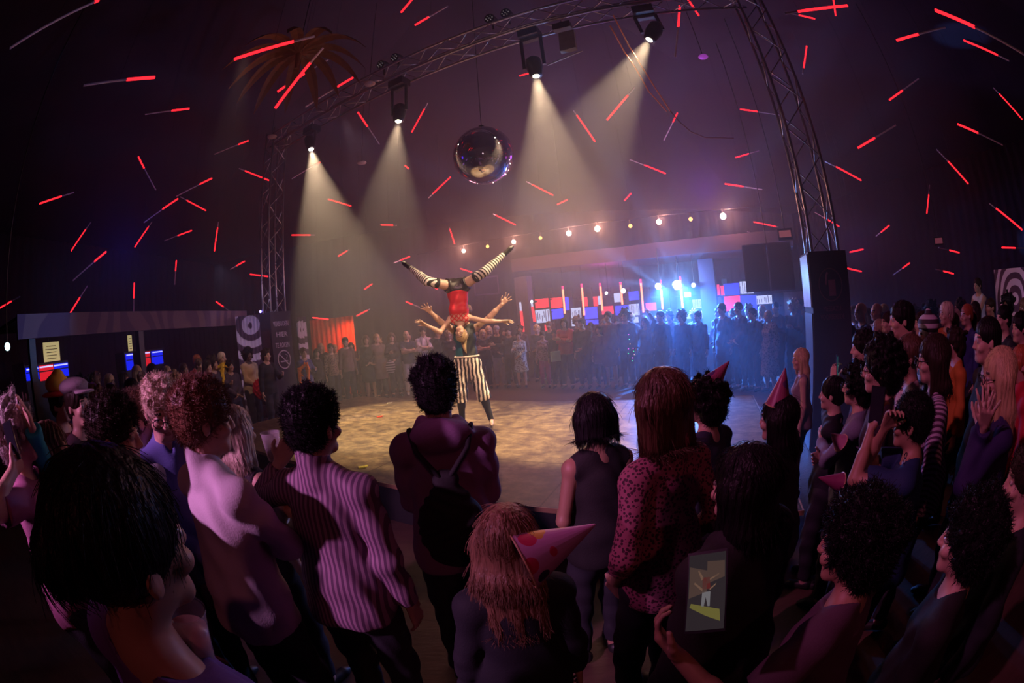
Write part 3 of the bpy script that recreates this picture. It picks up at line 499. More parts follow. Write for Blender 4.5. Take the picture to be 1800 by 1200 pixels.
# ------------------------------------------------------------------ bodies as smooth distance fields
def smin(a, b, k):
    h = np.maximum(k-np.abs(a-b), 0)/k; return np.minimum(a, b)-h*h*k*.25
class SDF:
    def __init__(s, lo, hi, res):
        s.o = np.array(lo, np.float32)-res*2; s.r = res; s.n = np.ceil((np.array(hi)-s.o)/res).astype(int)+3
        s.F = np.full(s.n, 1., np.float32); s.ax = [s.o[i]+res*np.arange(s.n[i], dtype=np.float32) for i in range(3)]
    def sl(s, lo, hi):
        a = [max(0, int((lo[i]-s.o[i])/s.r)-1) for i in range(3)]; b = [min(s.n[i], int((hi[i]-s.o[i])/s.r)+3) for i in range(3)]
        if any(b[i] <= a[i] for i in range(3)): return None, None
        S = tuple(slice(a[i], b[i]) for i in range(3)); return S, np.meshgrid(*[s.ax[i][S[i]] for i in range(3)], indexing='ij', sparse=True)
    def put(s, f, lo, hi, k, op):
        m = k+s.r*2.5; S, G = s.sl([v-m for v in lo], [v+m for v in hi])
        if S is None: return
        d = f(*G)
        s.F[S] = smin(s.F[S], d, k) if op > 0 else -smin(-s.F[S], d, k)
    def cap(s, a, b, ra, rb=None, k=.012, op=1, c0=None, c1=None):
        a = np.array(a, float); b = np.array(b, float); rb = ra if rb is None else rb; ab = b-a; L2 = max(1e-9, ab@ab); L = math.sqrt(L2)
        def f(x, y, z):
            x, y, z = x-a[0], y-a[1], z-a[2]; t0 = (x*ab[0]+y*ab[1]+z*ab[2])/L2; t = np.clip(t0, 0, 1)
            d = np.sqrt((x-t*ab[0])**2+(y-t*ab[1])**2+(z-t*ab[2])**2)-(ra+(rb-ra)*t)
            if c0 is not None: d = np.maximum(d, (c0-t0)*L)
            if c1 is not None: d = np.maximum(d, (t0-c1)*L)
            return d
        rm = max(ra, rb); s.put(f, np.minimum(a, b)-rm, np.maximum(a, b)+rm, k, op)
    def ell(s, c, r, M=None, k=.012, op=1):
        c = np.array(c, float); r = np.array(r, float); M = np.eye(3) if M is None else M
        def f(x, y, z):
            x, y, z = x-c[0], y-c[1], z-c[2]; q = [(M[0, i]*x+M[1, i]*y+M[2, i]*z) for i in range(3)]
            k0 = np.sqrt(sum((q[i]/r[i])**2 for i in range(3))); k1 = np.sqrt(sum((q[i]/r[i]**2)**2 for i in range(3)))+1e-9
            return k0*(k0-1)/k1
        h = np.sqrt(((M*r)**2).sum(1)); s.put(f, c-h, c+h, k, op)
    def cut(s, p, n, k=0):                     # takes away what lies on the n side of p
        n = np.array(n, float); n = n/np.linalg.norm(n); X, Y, Z = np.meshgrid(*s.ax, indexing='ij', sparse=True)
        d = (X-p[0])*n[0]+(Y-p[1])*n[1]+(Z-p[2])*n[2]; s.F = np.maximum(s.F, d).astype(np.float32)
    def disp(s, fn, band=.03):
        I = np.nonzero(np.abs(s.F) < band); P = [s.ax[i][I[i]] for i in range(3)]; s.F[I] += fn(*P).astype(np.float32)
    def net(s):
        F = s.F; F[0] = 1; F[-1] = 1; F[:, 0] = 1; F[:, -1] = 1; F[:, :, 0] = 1; F[:, :, -1] = 1
        S = F < 0; c = np.zeros([n-1 for n in F.shape], np.int8)
        for i in (0, 1):
            for j in (0, 1):
                for k in (0, 1): c += S[i:F.shape[0]-1+i, j:F.shape[1]-1+j, k:F.shape[2]-1+k]
        idx = np.argwhere((c > 0) & (c < 8)); ids = np.full(c.shape, -1, np.int32); ids[tuple(idx.T)] = np.arange(len(idx))
        acc = np.zeros((len(idx), 3)); cnt = np.zeros(len(idx)); co = [(i, j, k) for i in (0, 1) for j in (0, 1) for k in (0, 1)]
        val = {o: F[idx[:, 0]+o[0], idx[:, 1]+o[1], idx[:, 2]+o[2]] for o in co}
        for a in co:
            for ax in range(3):
                if a[ax]: continue
                b = list(a); b[ax] = 1; b = tuple(b); fa, fb = val[a], val[b]; m = (fa < 0) != (fb < 0); t = fa[m]/(fa[m]-fb[m])
                p = np.tile(np.array(a, float), (m.sum(), 1)); p[:, ax] = t; acc[m] += p; cnt[m] += 1
        V = s.o+s.r*(idx+acc/cnt[:, None]); Q = []
        for ax in range(3):
            sh = [slice(1, -1)]*3; s0 = list(sh); s1 = list(sh); s0[ax] = slice(0, -1); s1[ax] = slice(1, None)
            A = S[tuple(s0)]; B = S[tuple(s1)]; e = np.argwhere(A != B); fl = A[tuple(e.T)]
            e = e+1; e[:, ax] -= 1
            u, v = [(1, 2), (2, 0), (0, 1)][ax]; du = np.zeros(3, int); du[u] = 1; dv = np.zeros(3, int); dv[v] = 1
            q = np.stack([ids[tuple((e-w_).T)] for w_ in (du+dv, dv, 0*du, du)], 1); q[~fl] = q[~fl][:, ::-1]; Q.append(q)
        Q = np.concatenate(Q); return V, Q[(Q >= 0).all(1)]
def mesh_np(name, V, Q, mats, parent, mi=None):
    me = bpy.data.meshes.new(name); n = len(Q); me.vertices.add(len(V)); me.vertices.foreach_set('co', V.astype(np.float32).ravel())
    me.loops.add(n*4); me.loops.foreach_set('vertex_index', Q.astype(np.int32).ravel()); me.polygons.add(n)
    me.polygons.foreach_set('loop_start', np.arange(0, n*4, 4, dtype=np.int32)); me.polygons.foreach_set('use_smooth', np.ones(n, bool))
    for m in mats: me.materials.append(m)
    if mi is not None: me.polygons.foreach_set('material_index', mi.astype(np.int32))
    me.update(calc_edges=True); o = bpy.data.objects.new(name, me); COL.objects.link(o); o.parent = parent; return o
def rm(yaw=0, pitch=0, roll=0):               # yaw to the person's left, pitch up, roll to the person's right
    return np.array((Matrix.Rotation(R(yaw), 3, 'Z') @ Matrix.Rotation(R(pitch), 3, 'X') @ Matrix.Rotation(R(roll), 3, 'Y')))
def ik(a, t, l1, l2, pole):
    a = np.array(a, float); t = np.array(t, float); d = t-a; L = np.linalg.norm(d); mx = (l1+l2)*.995
    if L > mx: t = a+d/L*mx; d = t-a; L = mx
    u = d/L; x = (l1*l1-l2*l2+L*L)/(2*L); h = math.sqrt(max(0, l1*l1-x*x)); p = np.array(pole, float); p = p-u*(p@u); p = p/(np.linalg.norm(p)+1e-9)
    return a+u*x+p*h, t
SKIN = [mat('skin_pale', (.56, .34, .26), .5, var=.08), mat('skin_tan', (.42, .23, .155), .5, var=.08), mat('skin_dark', (.12, .06, .04), .45, var=.1)]
LIPS = mat('lips', (.42, .16, .13), .4, var=.05); BROW = mat('brow_hair', (.05, .03, .02), .7); EYE = mat('eye', (.05, .04, .04), .1); EYEW = mat('eye_white', (.42, .36, .33), .2)
def hairm(n, c, rough=.42):
    m = mat('hair_'+n, c, rough, var=.55, vs=60, bump=.8, bs=90, stretch=(1, 1, .12)); m.node_tree.nodes['Principled BSDF'].inputs['Specular IOR Level'].default_value = .12 if sum(c) < .1 else .4; return m
HC = dict(black=(.010, .008, .010), dark=(.03, .018, .014), brown=(.10, .05, .03), auburn=(.17, .07, .04), blond=(.55, .38, .20), pale=(.62, .5, .38), grey=(.30, .27, .26), red=(.4, .1, .04), red_blond=(.24, .12, .075))
def hand(F, w, d, n, side, res, curl=.5, spread=.25, hold=0):
    """five fingers and a thumb on a palm: w wrist, d along the forearm, n out of the palm, side = where the thumb leaves"""
    d = d/np.linalg.norm(d); n = n-d*(n@d); n = n/(np.linalg.norm(n)+1e-9); t = np.cross(d, n)*side; q = max(1., res/.0085*.62)
    f = .0085*q; k = .004*q
    for i, (o, l) in enumerate(((.030, .9), (.010, 1.), (-.010, .95), (-.029, .75))):
        a = w+d*.01+t*o*.55; b = w+d*.088+t*o; F.cap(a, b, .015, .0125*max(1, q*.8), k=.008)
        ang = (1.5-i)*spread*.32; dd = d*cos(ang)+t*sin(ang); p = b; c = 0
        for j, sl_ in enumerate((.042, .026, .021)):
            c += curl*(.55, .75, .6)[j]; e = p+(dd*cos(c)+n*sin(c))*sl_*l; F.cap(p, e, f*(1-.08*j), f*(.94-.1*j), k=k); p = e
    a = w+d*.022+t*.022; b = a+(d*.6+t*.75+n*.25)*.036; F.cap(a, b, .015, .0115*q, k=.01); e = b+(d*.85+t*(.45-.5*hold)+n*.35*(1+hold))*.032; F.cap(b, e, .0105*q, .009*q, k=k)
    e2 = e+(d*.9+t*(.15-.5*hold)+n*.4)*.024; F.cap(e, e2, .009*q, .0078*q, k=k)
HH = {'down': ((.235, .03, .86), (.25, -.9, 0)), 'cross': ((-.07, .235, 1.19), (.9, -.1, -.5)), 'drink': ((.13, .33, 1.22), (.5, -.3, -1)), 'phone': ((.07, .34, 1.56), (.7, .1, -1)),
      'hip': ((.21, .06, 1.0), (1, -.5, 0)), 'clap': ((.02, .33, 1.33), (.8, -.2, -.8)), 'pocket': ((.18, .06, .95), (.6, -.8, 0)), 'up': ((.22, .2, 1.95), (1, .2, 0)), 'chin': ((.06, .15, 1.44), (.6, .2, -1)), 'fold': ((.0, .2, 1.02), (.8, -.4, 0))}
NPEOPLE = 0
def person(label, loc, h=1.75, rz=0, res=.02, arms=('down', 'down'), head=(0, 0, 0), hair='short', hc='dark', skin=0, top='plain', tc=(.03, .03, .04), sleeve='long', hem=.86, neckcut=.095, loose=.012,
           bot='trousers', bc=(.02, .02, .03), shoes=(.02, .02, .02), legs=None, M=None, fem=0, tm=None, bm=None, cat='person', group=None, lean=0, collar=0, hood=0, hairlen=.3, bobcut=-.13, strands=0, wide=1., curl=(.5, .5), neck=0, low=None, socks=None, palm=None, hem_leg=.07, extra=None, world=None, barefoot=0, glasses=0, tiltx=0):
    """one figure: a continuous skin mesh (body), clothes, hair and shoes as children; reference height 1.75 m, facing +Y"""
    global NPEOPLE; NPEOPLE += 1; S = h/1.75
    root = empty('person', loc, rz, label, cat, group)
    if M is not None: root.matrix_world = M
    elif lean or tiltx: root.rotation_euler = (R(lean), R(tiltx), rz)
    bpy_m = root.matrix_basis.copy(); inv = bpy_m.inverted()
    loc_ = (lambda P: np.array(inv@Vector(P))/S)
    sh = .158*wide*(1-.10*fem); hp = .088*(1+.04*fem)
    J = {}
    for sd, nm, pose in ((-1, 'l', arms[0]), (1, 'r', arms[1])):
        a = np.array((sd*sh, -.005, 1.405)); 
        if isinstance(pose, str): tg, pl = HH[pose]; tg = (sd*tg[0], tg[1], tg[2]); pl = (sd*pl[0], pl[1], pl[2])
        elif pose[0] == 'w': tg = loc_(pose[1]); pl = pose[2] if len(pose) > 2 else (sd*.6, -.3, -1)
        else: tg = pose[0]; pl = pose[1]
        if pose == 'cross' and sd < 0: tg = (tg[0], tg[1]+.03, tg[2]+.05)
        e, w_ = ik(a, tg, .275, .245, pl); J['s'+nm], J['e'+nm], J['w'+nm] = a, e, w_
        hpj = np.array((sd*hp, 0, .91)); lg = None if legs is None else legs[0 if sd < 0 else 1]
        if lg is None: tg = (sd*.105, -.01, .085); pl = (0, 1, 0)
        elif lg[0] == 'w': tg = loc_(lg[1]); pl = lg[2]
        else: tg, pl = lg
        kn, an = ik(hpj, tg, .425, .405, pl); J['h'+nm], J['k'+nm], J['a'+nm] = hpj, kn, an
    lowz = 0 if low is None else low
    P = np.array(list(J.values())); lo = np.minimum(P.min(0)-.26, (-.26, -.2, 0)); hi = np.maximum(P.max(0)+.26, (.26, .22, 1.8)); lo[2] = min(P[:, 2].min()-.2, 0) if legs else 0; hi[2] = max(1.8, P[:, 2].max()+.24)
    if low is not None: lo[2] = max(lo[2], low-.1)
    Rh = rm(*head); hcn = np.array((0, .02, 1.63)); hcn = np.array((0, 0, 1.53))+rm(head[0]*.3, head[1]*.6, head[2]*.7)@np.array((0, .02, .10)); HP = lambda q: hcn+Rh@np.array(q, float)
    fine = res <= .0105; feat = res <= .0185
    # --- skin
    B = SDF(lo, hi, res); big = res > .0185
    def torso(F, g=0, k=.04, w_=wide):
        F.ell((0, .0, 1.29), (.150*w_+g-.012*fem, .098+g, .17+g), k=k); F.ell((0, 0, 1.12), (.128*w_*(1-.08*fem)+g, .092+g, .16+g), k=k); F.ell((0, -.005, .94), (.150*(1+.05*fem)+g, .108+g, .13+g), k=k)
        for sd in (-1, 1):
            F.cap((sd*.03, -.015, 1.465), (sd*sh*.92, -.008, 1.408), .046+g, .044+g, k=k)
            if fem: F.ell((sd*.065, .065, 1.27), (.058+g, .048+g, .058+g), k=.05)
            F.ell((sd*.065, -.055, .90), (.085+g, .075+g, .09+g), k=k)
    torso(B); B.cap((0, -.02, 1.44), HP((0, -.022, -.05)), .056*(1-.12*fem), .052*(1-.12*fem), k=.03)
    # head
    he = dict(M=Rh)
    B.ell(HP((0, -.018, .035)), (.074, .094, .086), k=.01, **he); B.ell(HP((0, .018, -.035)), (.057, .070, .080), k=.03, **he)
    if not big:
        B.cap(HP((-.022, .060, -.088)), HP((.022, .060, -.088)), .020, k=.02); B.cap(HP((-.032, .074, .028)), HP((.032, .074, .028)), .012, k=.015)
        for sd in (-1, 1):
            B.ell(HP((sd*.030, .094, .004)), (.018, .014, .013), k=.008, op=-1, **he); B.ell(HP((sd*.042, .062, -.028)), (.022, .024, .02), k=.015, **he)
            B.ell(HP((sd*.030, .0775, .004)), (.0135, .011, .0095), k=.002, **he)
            B.ell(HP((sd*.077, -.008, -.008)), (.008, .018, .030), M=Rh@rm(sd*20), k=.005)
            if res < .009: B.ell(HP((sd*.086, .000, -.004)), (.006, .009, .016), M=Rh@rm(sd*20), k=.003, op=-1)
        B.cap(HP((0, .088, .012)), HP((0, .103, -.024)), .006, .0085, k=.012); B.ell(HP((0, .094, -.028)), (.015, .011, .008), k=.008, **he)
        B.ell(HP((0, .079, -.057)), (.022, .011, .0055), k=.004, **he); B.ell(HP((0, .0775, -.066)), (.018, .011, .006), k=.004, **he)
    else: B.cap(HP((0, .082, .01)), HP((0, .10, -.025)), .010, .014, k=.01); B.cap(HP((0, .055, -.085)), HP((0, .055, -.08)), .028, k=.02)
    g_ = max(0, res-.012)*.25
    for nm, sd in (('l', -1), ('r', 1)):
        s_, e_, w_ = J['s'+nm], J['e'+nm], J['w'+nm]; f_ = 1-.14*fem
        B.ell(s_, (.051*f_, .050*f_, .050*f_), k=.03); B.cap(s_, e_, .047*f_, .038*f_, k=.02); B.cap(e_, w_, .038*f_, .026*f_+g_, k=.015); B.cap(e_, e_+(w_-e_)*.45, .036*f_, .038*f_, k=.02)
        pn = np.array(palm[0 if sd < 0 else 1] if palm else (-sd, .2, 0) if w_[2] < 1.05 else (-sd*.5, -.3, .2), float)
        hd = w_-e_; po = arms[0] if sd < 0 else arms[1]
        if low is None or w_[2] > low: hand(B, w_, hd, pn, (1 if sd > 0 else -1)*(1 if True else -1), res, curl=curl[0 if sd < 0 else 1], spread=1.0 if curl[0] < .2 else .25, hold=1 if po in ('drink', 'phone') else 0)
        if low is None or low < .9:
            a, kk, b = J['h'+nm], J['k'+nm], J['a'+nm]; B.cap(a, kk, .083, .055, k=.04); B.cap(kk, b, .052, .034, k=.02); B.cap(kk+(b-kk)*.12, kk+(b-kk)*.45, .050, .048, k=.03)
            # foot: toes forward from the ankle
            u = (b-kk)/np.linalg.norm(b-kk); fw = np.array((sd*.12, 1., 0)); fw = fw-u*(fw@u)*(0 if abs(u[2]) > .8 and u[2] < 0 else 1); fw /= np.linalg.norm(fw)
            if legs and lg is not None and barefoot == 2: fw = u*.8+fw*.3; fw /= np.linalg.norm(fw)
            dn = u if barefoot != 2 else u*.2
            hl_ = b+dn*.035-fw*.03; B.cap(b, hl_, .034, .03, k=.02); B.cap(hl_, b+dn*.05+fw*.13, .032, .024, k=.02); B.cap(b+dn*.056+fw*.12, b+dn*.058+fw*.17, .024, .016, k=.02); J['f'+nm] = (hl_, b+dn*.05+fw*.13, b+dn*.057+fw*.17)
            J['u'+nm] = u
    if low is not None: B.cut((0, 0, low), (0, 0, -1))
    V, Q = B.net(); sk = SKIN[skin]; mi = None; ms = [sk]
    if feat:
        cen = V[Q].mean(1); q = (cen-hcn)@Rh; mi = np.zeros(len(Q), int)
        mi[(np.abs(q[:, 0]) < .019) & (np.abs(q[:, 2]+.061) < .008) & (q[:, 1] > .078)] = 1
        mi[(np.abs(np.abs(q[:, 0])-.031) < .017) & (np.abs(q[:, 2]-.027-.1*(.03-np.abs(np.abs(q[:, 0])-.03))) < .0050) & (q[:, 1] > .06)] = 2
        ed_ = np.sqrt((np.abs(q[:, 0])-.030)**2+((q[:, 2]-.004)*1.5)**2); mi[(ed_ < .0125) & (q[:, 1] > .07)] = 4; mi[(ed_ < .006) & (q[:, 1] > .07)] = 3
        ms = [sk, LIPS, BROW, EYE, EYEW]
    mesh_np('body', V*S, Q, ms, root, mi)
    # --- upper garment
    ph = random.random()*9
    folds = lambda a: (lambda x, y, z: a*np.sin(31*z+14*x+ph+3*np.sin(11*y+9*x))*np.sin(17*x-9*z+8*y+ph))
    if top:
        T = SDF((lo[0], lo[1], max(lo[2], hem-.03)), (hi[0], hi[1], hi[2] if max(J['wl'][2], J['wr'][2]) > 1.5 else 1.62), max(res, .008)); g = loose
        torso(T, g); T.ell((0, -.008, .93), ((.176 if hem < .95 else .155)*wide+g, (.140 if hem < .95 else .112)+g, .36), k=.04)
        if hem < .8: T.cap((0, 0, 1.0), (0, 0, hem+.05), .15+g, .17+g*1.5, k=.05)
        if collar: T.cap((0, -.025, 1.45), HP((0, -.03, -.07)), .066, .062, k=.012)
        if hood: T.ell((0, -.075, 1.47), (.125, .075, .07), k=.03); T.cap((-.05, .02, 1.47), (.05, .02, 1.47), .070, k=.03)
        T.cut((0, 0, hem), (0, 0, -1))
        if not collar and not hood: T.ell((0, .03, 1.53), (neckcut, neckcut*1.05, neckcut), k=.01, op=-1)
        elif collar: T.ell((0, .02, 1.60), (.10, .10, .075), k=.005, op=-1); T.ell((0, .085, 1.50), (.03, .06, .06), k=.01, op=-1)
        else: T.ell((0, .03, 1.60), (.09, .11, .09), k=.02, op=-1)
        for nm in 'lr':
            s_, e_, w_ = J['s'+nm], J['e'+nm], J['w'+nm]
            if sleeve == 'none': T.ell(s_+np.array((.055 if nm == 'r' else -.055, 0, .01)), (.062, .09, .10), k=.01, op=-1); continue
            T.ell(s_, (.051+g, .051+g, .050+g), k=.03)
            if sleeve == 'short': T.cap(s_, e_, .049+g, .046+g*1.6, k=.02, c1=.72)
            else:
                q = {'long': .93, 'rolled': .35}.get(sleeve, .93); T.cap(s_, e_, .047+g, .041+g, k=.02); T.cap(e_, w_, .042+g, .030+g, k=.02, c1=q)
        if sleeve == 'none': T.ell((0, -.01, 1.29), (.140, .108, .15), k=.01)
        if low is not None and low > hem: T.cut((0, 0, low), (0, 0, -1))
        T.disp(folds(.007 if res < .012 else .008)); V, Q = T.net()
        nmz = {'plain': 'shirt'}.get(top, top); cm = tm or mat('cloth_%02d%02d%02d' % tuple(int(v*99) for v in tc), tc, .8, var=.12, bump=.12, bs=140)
        tp = mesh_np(nmz, V*S, Q, [cm], root)
    # --- lower garment
    if bot and (low is None or low < .8):
        T = SDF((lo[0], lo[1], lo[2]), (hi[0], hi[1], max(hi[2] if legs else 0, 1.1)), max(res, .009)); g = .010 if fem and bot == 'trousers' else .016
        for sd in (-1, 1): T.ell((sd*.065, -.055, .90), (.085+g, .075+g, .09+g), k=.03)
        T.ell((0, -.005, .95), (.155*(1+.05*fem)+g, .112+g, .14+g), k=.03)
        T.cut((0, 0, 1.03), (0, 0, 1))
        for nm, sd in (('l', -1), ('r', 1)):
            a, kk, b = J['h'+nm], J['k'+nm], J['a'+nm]
            if bot == 'trousers': T.cap(a, kk, .086+g, .062+g, k=.04); T.cap(kk, b, .060+g, .042+g, k=.02, c1=1-hem_leg)
            elif bot == 'bloomers': T.cap(a, kk, .090+g, .080+g, k=.03); T.cap(kk, b, .084+g, .062+g, k=.02, c1=.28)
            elif bot == 'hotpants': T.cap(a, kk, .090+g, .085+g, k=.04, c1=.22)
        if bot == 'skirt': T.cap((0, 0, .95), (0, 0, .50), .17, .235, k=.05, c1=.93)
        if low is not None: T.cut((0, 0, low), (0, 0, -1))
        T.disp(folds(.008 if bot != 'bloomers' else .012)); V, Q = T.net()
        cm = bm or mat('cloth_%02d%02d%02d' % tuple(int(v*99) for v in bc), bc, .8, var=.12, bump=.12, bs=140)
        mesh_np(bot if bot != 'hotpants' else 'shorts', V*S, Q, [cm], root)
    if socks and not low:
        for nm in 'lr':
            a, kk, b = J['h'+nm], J['k'+nm], J['a'+nm]; t0 = socks[0]; T = SDF(np.minimum(np.minimum(kk+(a-kk)*.4, b), kk)-.1, np.maximum(np.maximum(kk+(a-kk)*.4, b), kk)+.1, .009)
            if t0 < 0: T.cap(a, kk, .092, .066, k=.02, c0=1+t0); T.ell(kk, (.068,)*3, k=.03); T.cap(kk, b, .066, .044, k=.02); T.cap(kk+(b-kk)*.10, kk+(b-kk)*.45, .060, .056, k=.03)
            else: T.cap(kk, b, .060, .041, k=.02, c0=t0); T.cap(kk+(b-kk)*.15, kk+(b-kk)*.45, .056, .054, k=.03, c0=.3)
            V, Q = T.net(); sm_ = socks[1]; d_ = (b-kk)/np.linalg.norm(b-kk)
            mesh_np('sock', V*S, Q, [sm_ if not isinstance(sm_, str) else pattern('sock_stripes_'+nm, ((.012, .010, .012), (.72, .64, .60)), tuple(d_/S), 2*pi/.042, .42)], root)
            if t0 < 0:
                T = SDF(np.minimum(a, kk)-.12, np.maximum(a, kk)+.12, .009); T.cap(a, kk, .097, .070, c0=1+t0-.07, c1=1+t0+.06); V, Q = T.net(); mesh_np('sock_band', V*S, Q, [BLKC], root)
    # --- shoes
    if shoes is not None and (low is None or low < .1):
        for nm in 'lr':
            a, b2, c = J['f'+nm]; u = J['u'+nm]; T = SDF(np.minimum(a, c)-.09, np.maximum(a, c)+.09, max(.009, res*.7)); T.cap(a-u*.012, a, .041, .039, k=.02); T.cap(a, b2, .040, .033, k=.02); T.cap(b2, c, .033, .024, k=.02); V, Q = T.net()
            mesh_np('shoe', V*S, Q, [mat('shoe_%02d%02d%02d' % tuple(int(v*99) for v in shoes), shoes, .5)], root)
    # --- hair
    if hair:
        hr = max(.0065 if fine else res*.6, .005); ln = hairlen; T = SDF(hcn-np.array((.2, .22, .14+max(ln, 0) if hair in ('long', 'wavy') else .2)), hcn+np.array((.2, .2, .24)), hr)
        hm_ = hairm(hc, HC[hc]); E = lambda c, r, **k: T.ell(HP(c), r, M=Rh, **k); rs = np.random.default_rng(NPEOPLE)
        face = lambda z=-.03, y=.10, r=.085: E((0, y, z), (.062, .06, r), k=.012, op=-1)
        if hair in ('short', 'spiky', 'crop', 'quiff', 'tousled'):
            g = {'crop': .008, 'short': .014, 'spiky': .010, 'quiff': .014, 'tousled': .018}[hair]
            E((0, -.020, .042), (.074+g, .094+g, .084+g), k=.01); E((0, -.05, -.01), (.068+g*.6, .060+g*.6, .075), k=.02)
            face(-.055, .095, .10); E((0, .03, -.16), (.2, .2, .075), k=.02, op=-1)
            for sd in (-1, 1): E((sd*.085, .035, -.055), (.03, .04, .05), k=.01, op=-1); E((sd*.085, -.005, -.02), (.02, .022, .030), k=.006, op=-1)
            if hair in ('spiky', 'quiff', 'tousled'):
                for i in range(110 if fine else 24):
                    th_, fh = rs.uniform(0, 2*pi), rs.uniform(.15, 1.0); c = np.array((.072*cos(th_)*math.sqrt(1-fh**2), -.02+.09*sin(th_)*math.sqrt(1-fh**2), .045+.083*fh))
                    d_ = (c-np.array((0, -.04, .0))); d_ /= np.linalg.norm(d_); d_ = d_+rs.normal(0, .35, 3); l_ = {'spiky': .024, 'quiff': .018+.014*(c[1] > 0), 'tousled': .020}[hair]
                    T.cap(HP(c), HP(c+d_*l_), .015, .004, k=.012)
        elif hair in ('curly', 'afro', 'frizz'):
            rad = {'curly': .028, 'afro': .06, 'frizz': .04}[hair]; E((0, -.025, .045), (.078+rad*.6, .095+rad*.6, .085+rad*.6), k=.01); E((0, -.06, -.03), (.080+rad*.4, .07+rad*.4, .10), k=.02)
            for i in range(260 if fine else 40):
                v = rs.normal(0, 1, 3); v /= np.linalg.norm(v)
                if v[2] < -.55 or (v[1] > .55 and v[2] < .45): continue
                c = np.array((0, -.028, .035))+v*np.array((.080+rad*.8, .095+rad*.8, .090+rad*.8)); T.cap(HP(c), HP(c+rs.normal(0, .012, 3)), rs.uniform(.008, .017)*(1 if fine else 1.6), k=.006)
            face(-.03, .11, .09)
        elif hair in ('long', 'wavy', 'bob', 'tied'):
            E((0, -.020, .040), (.090, .108, .100), k=.01)
            if hair != 'tied':
                lz = -ln if hair != 'bob' else bobcut; yb = -.075 if hair != 'bob' else -.05
                for sd in (-1, 0, 1):
                    x = sd*.055; a = HP((x*1.1, -.045+.02*abs(sd), .0)); b = HP((x*1.15, yb+.02*abs(sd), -.12)); T.cap(a, b, .058, .050, k=.03)
                    if hair != 'bob': e = hcn+np.array((x*1.25, -.10 if sd == 0 else -.085, lz)); T.cap(b, e, .050, .034, k=.03)
                for sd in (-1, 1): T.cap(HP((sd*.078, .01, .02)), HP((sd*.080, .015, -.12 if hair == 'bob' else -.16)), .022, .016, k=.02)
                if hair == 'bob': E((0, 0, bobcut-.07), (.2, .2, .065), k=.01, op=-1)
                E((0, .105, -.065), (.056, .075, .11), k=.015, op=-1)
            else:
                face(-.04, .105, .10); E((0, .02, -.15), (.2, .2, .08), k=.02, op=-1); E((0, -.11, .03), (.045, .045, .04), k=.02); E((0, -.02, .0), (.0, .0, .0)) if 0 else None
        am = .0035 if fine else .004; fq = 150 if fine else 70
        if hair in ('long', 'bob', 'tied'): T.disp(lambda x, y, z: am*.6*np.sin(np.arctan2(y-hcn[1]+.02, x-hcn[0])*fq*.22+3*np.sin(9*z))*1.0)
        elif hair == 'wavy': T.disp(lambda x, y, z: .006*np.sin(np.arctan2(y-hcn[1]+.02, x-hcn[0])*20+2.5*np.sin(38*z)))
        elif hair == 'crop': pass
        else: T.disp(lambda x, y, z: am*np.sin(95*x+40*z+3*np.sin(30*y))*np.sin(80*y-35*z+2*np.sin(33*x)))
        V, Q = T.net(); ho = mesh_np('hair', V*S, Q, [hm_], root)
        if strands: strand(ho, V, Q, hcn, Rh, S, hair, strands, hm_, rs)
    if glasses:
        G = MB(); gp = lambda q: Vector(HP(q))*S
        for sd in (-1, 1):
            G.tube([gp((sd*.032+.024*cos(a*pi/8), .112-.25*(.024*abs(cos(a*pi/8))), .002+.020*sin(a*pi/8))) for a in range(17)], .0022*S, 5, False); G.tube([gp((sd*.056, .104, .006)), gp((sd*.080, .0, .006))], .002, 5)
        G.tube([gp((-.008, .112, .006)), gp((.008, .112, .006))], .002, 5); G.build('glasses', BLK, root)
    J['hc'], J['Rh'], J['S'], J['root'], J['HP'] = hcn, Rh, S, root, HP
    return root, J
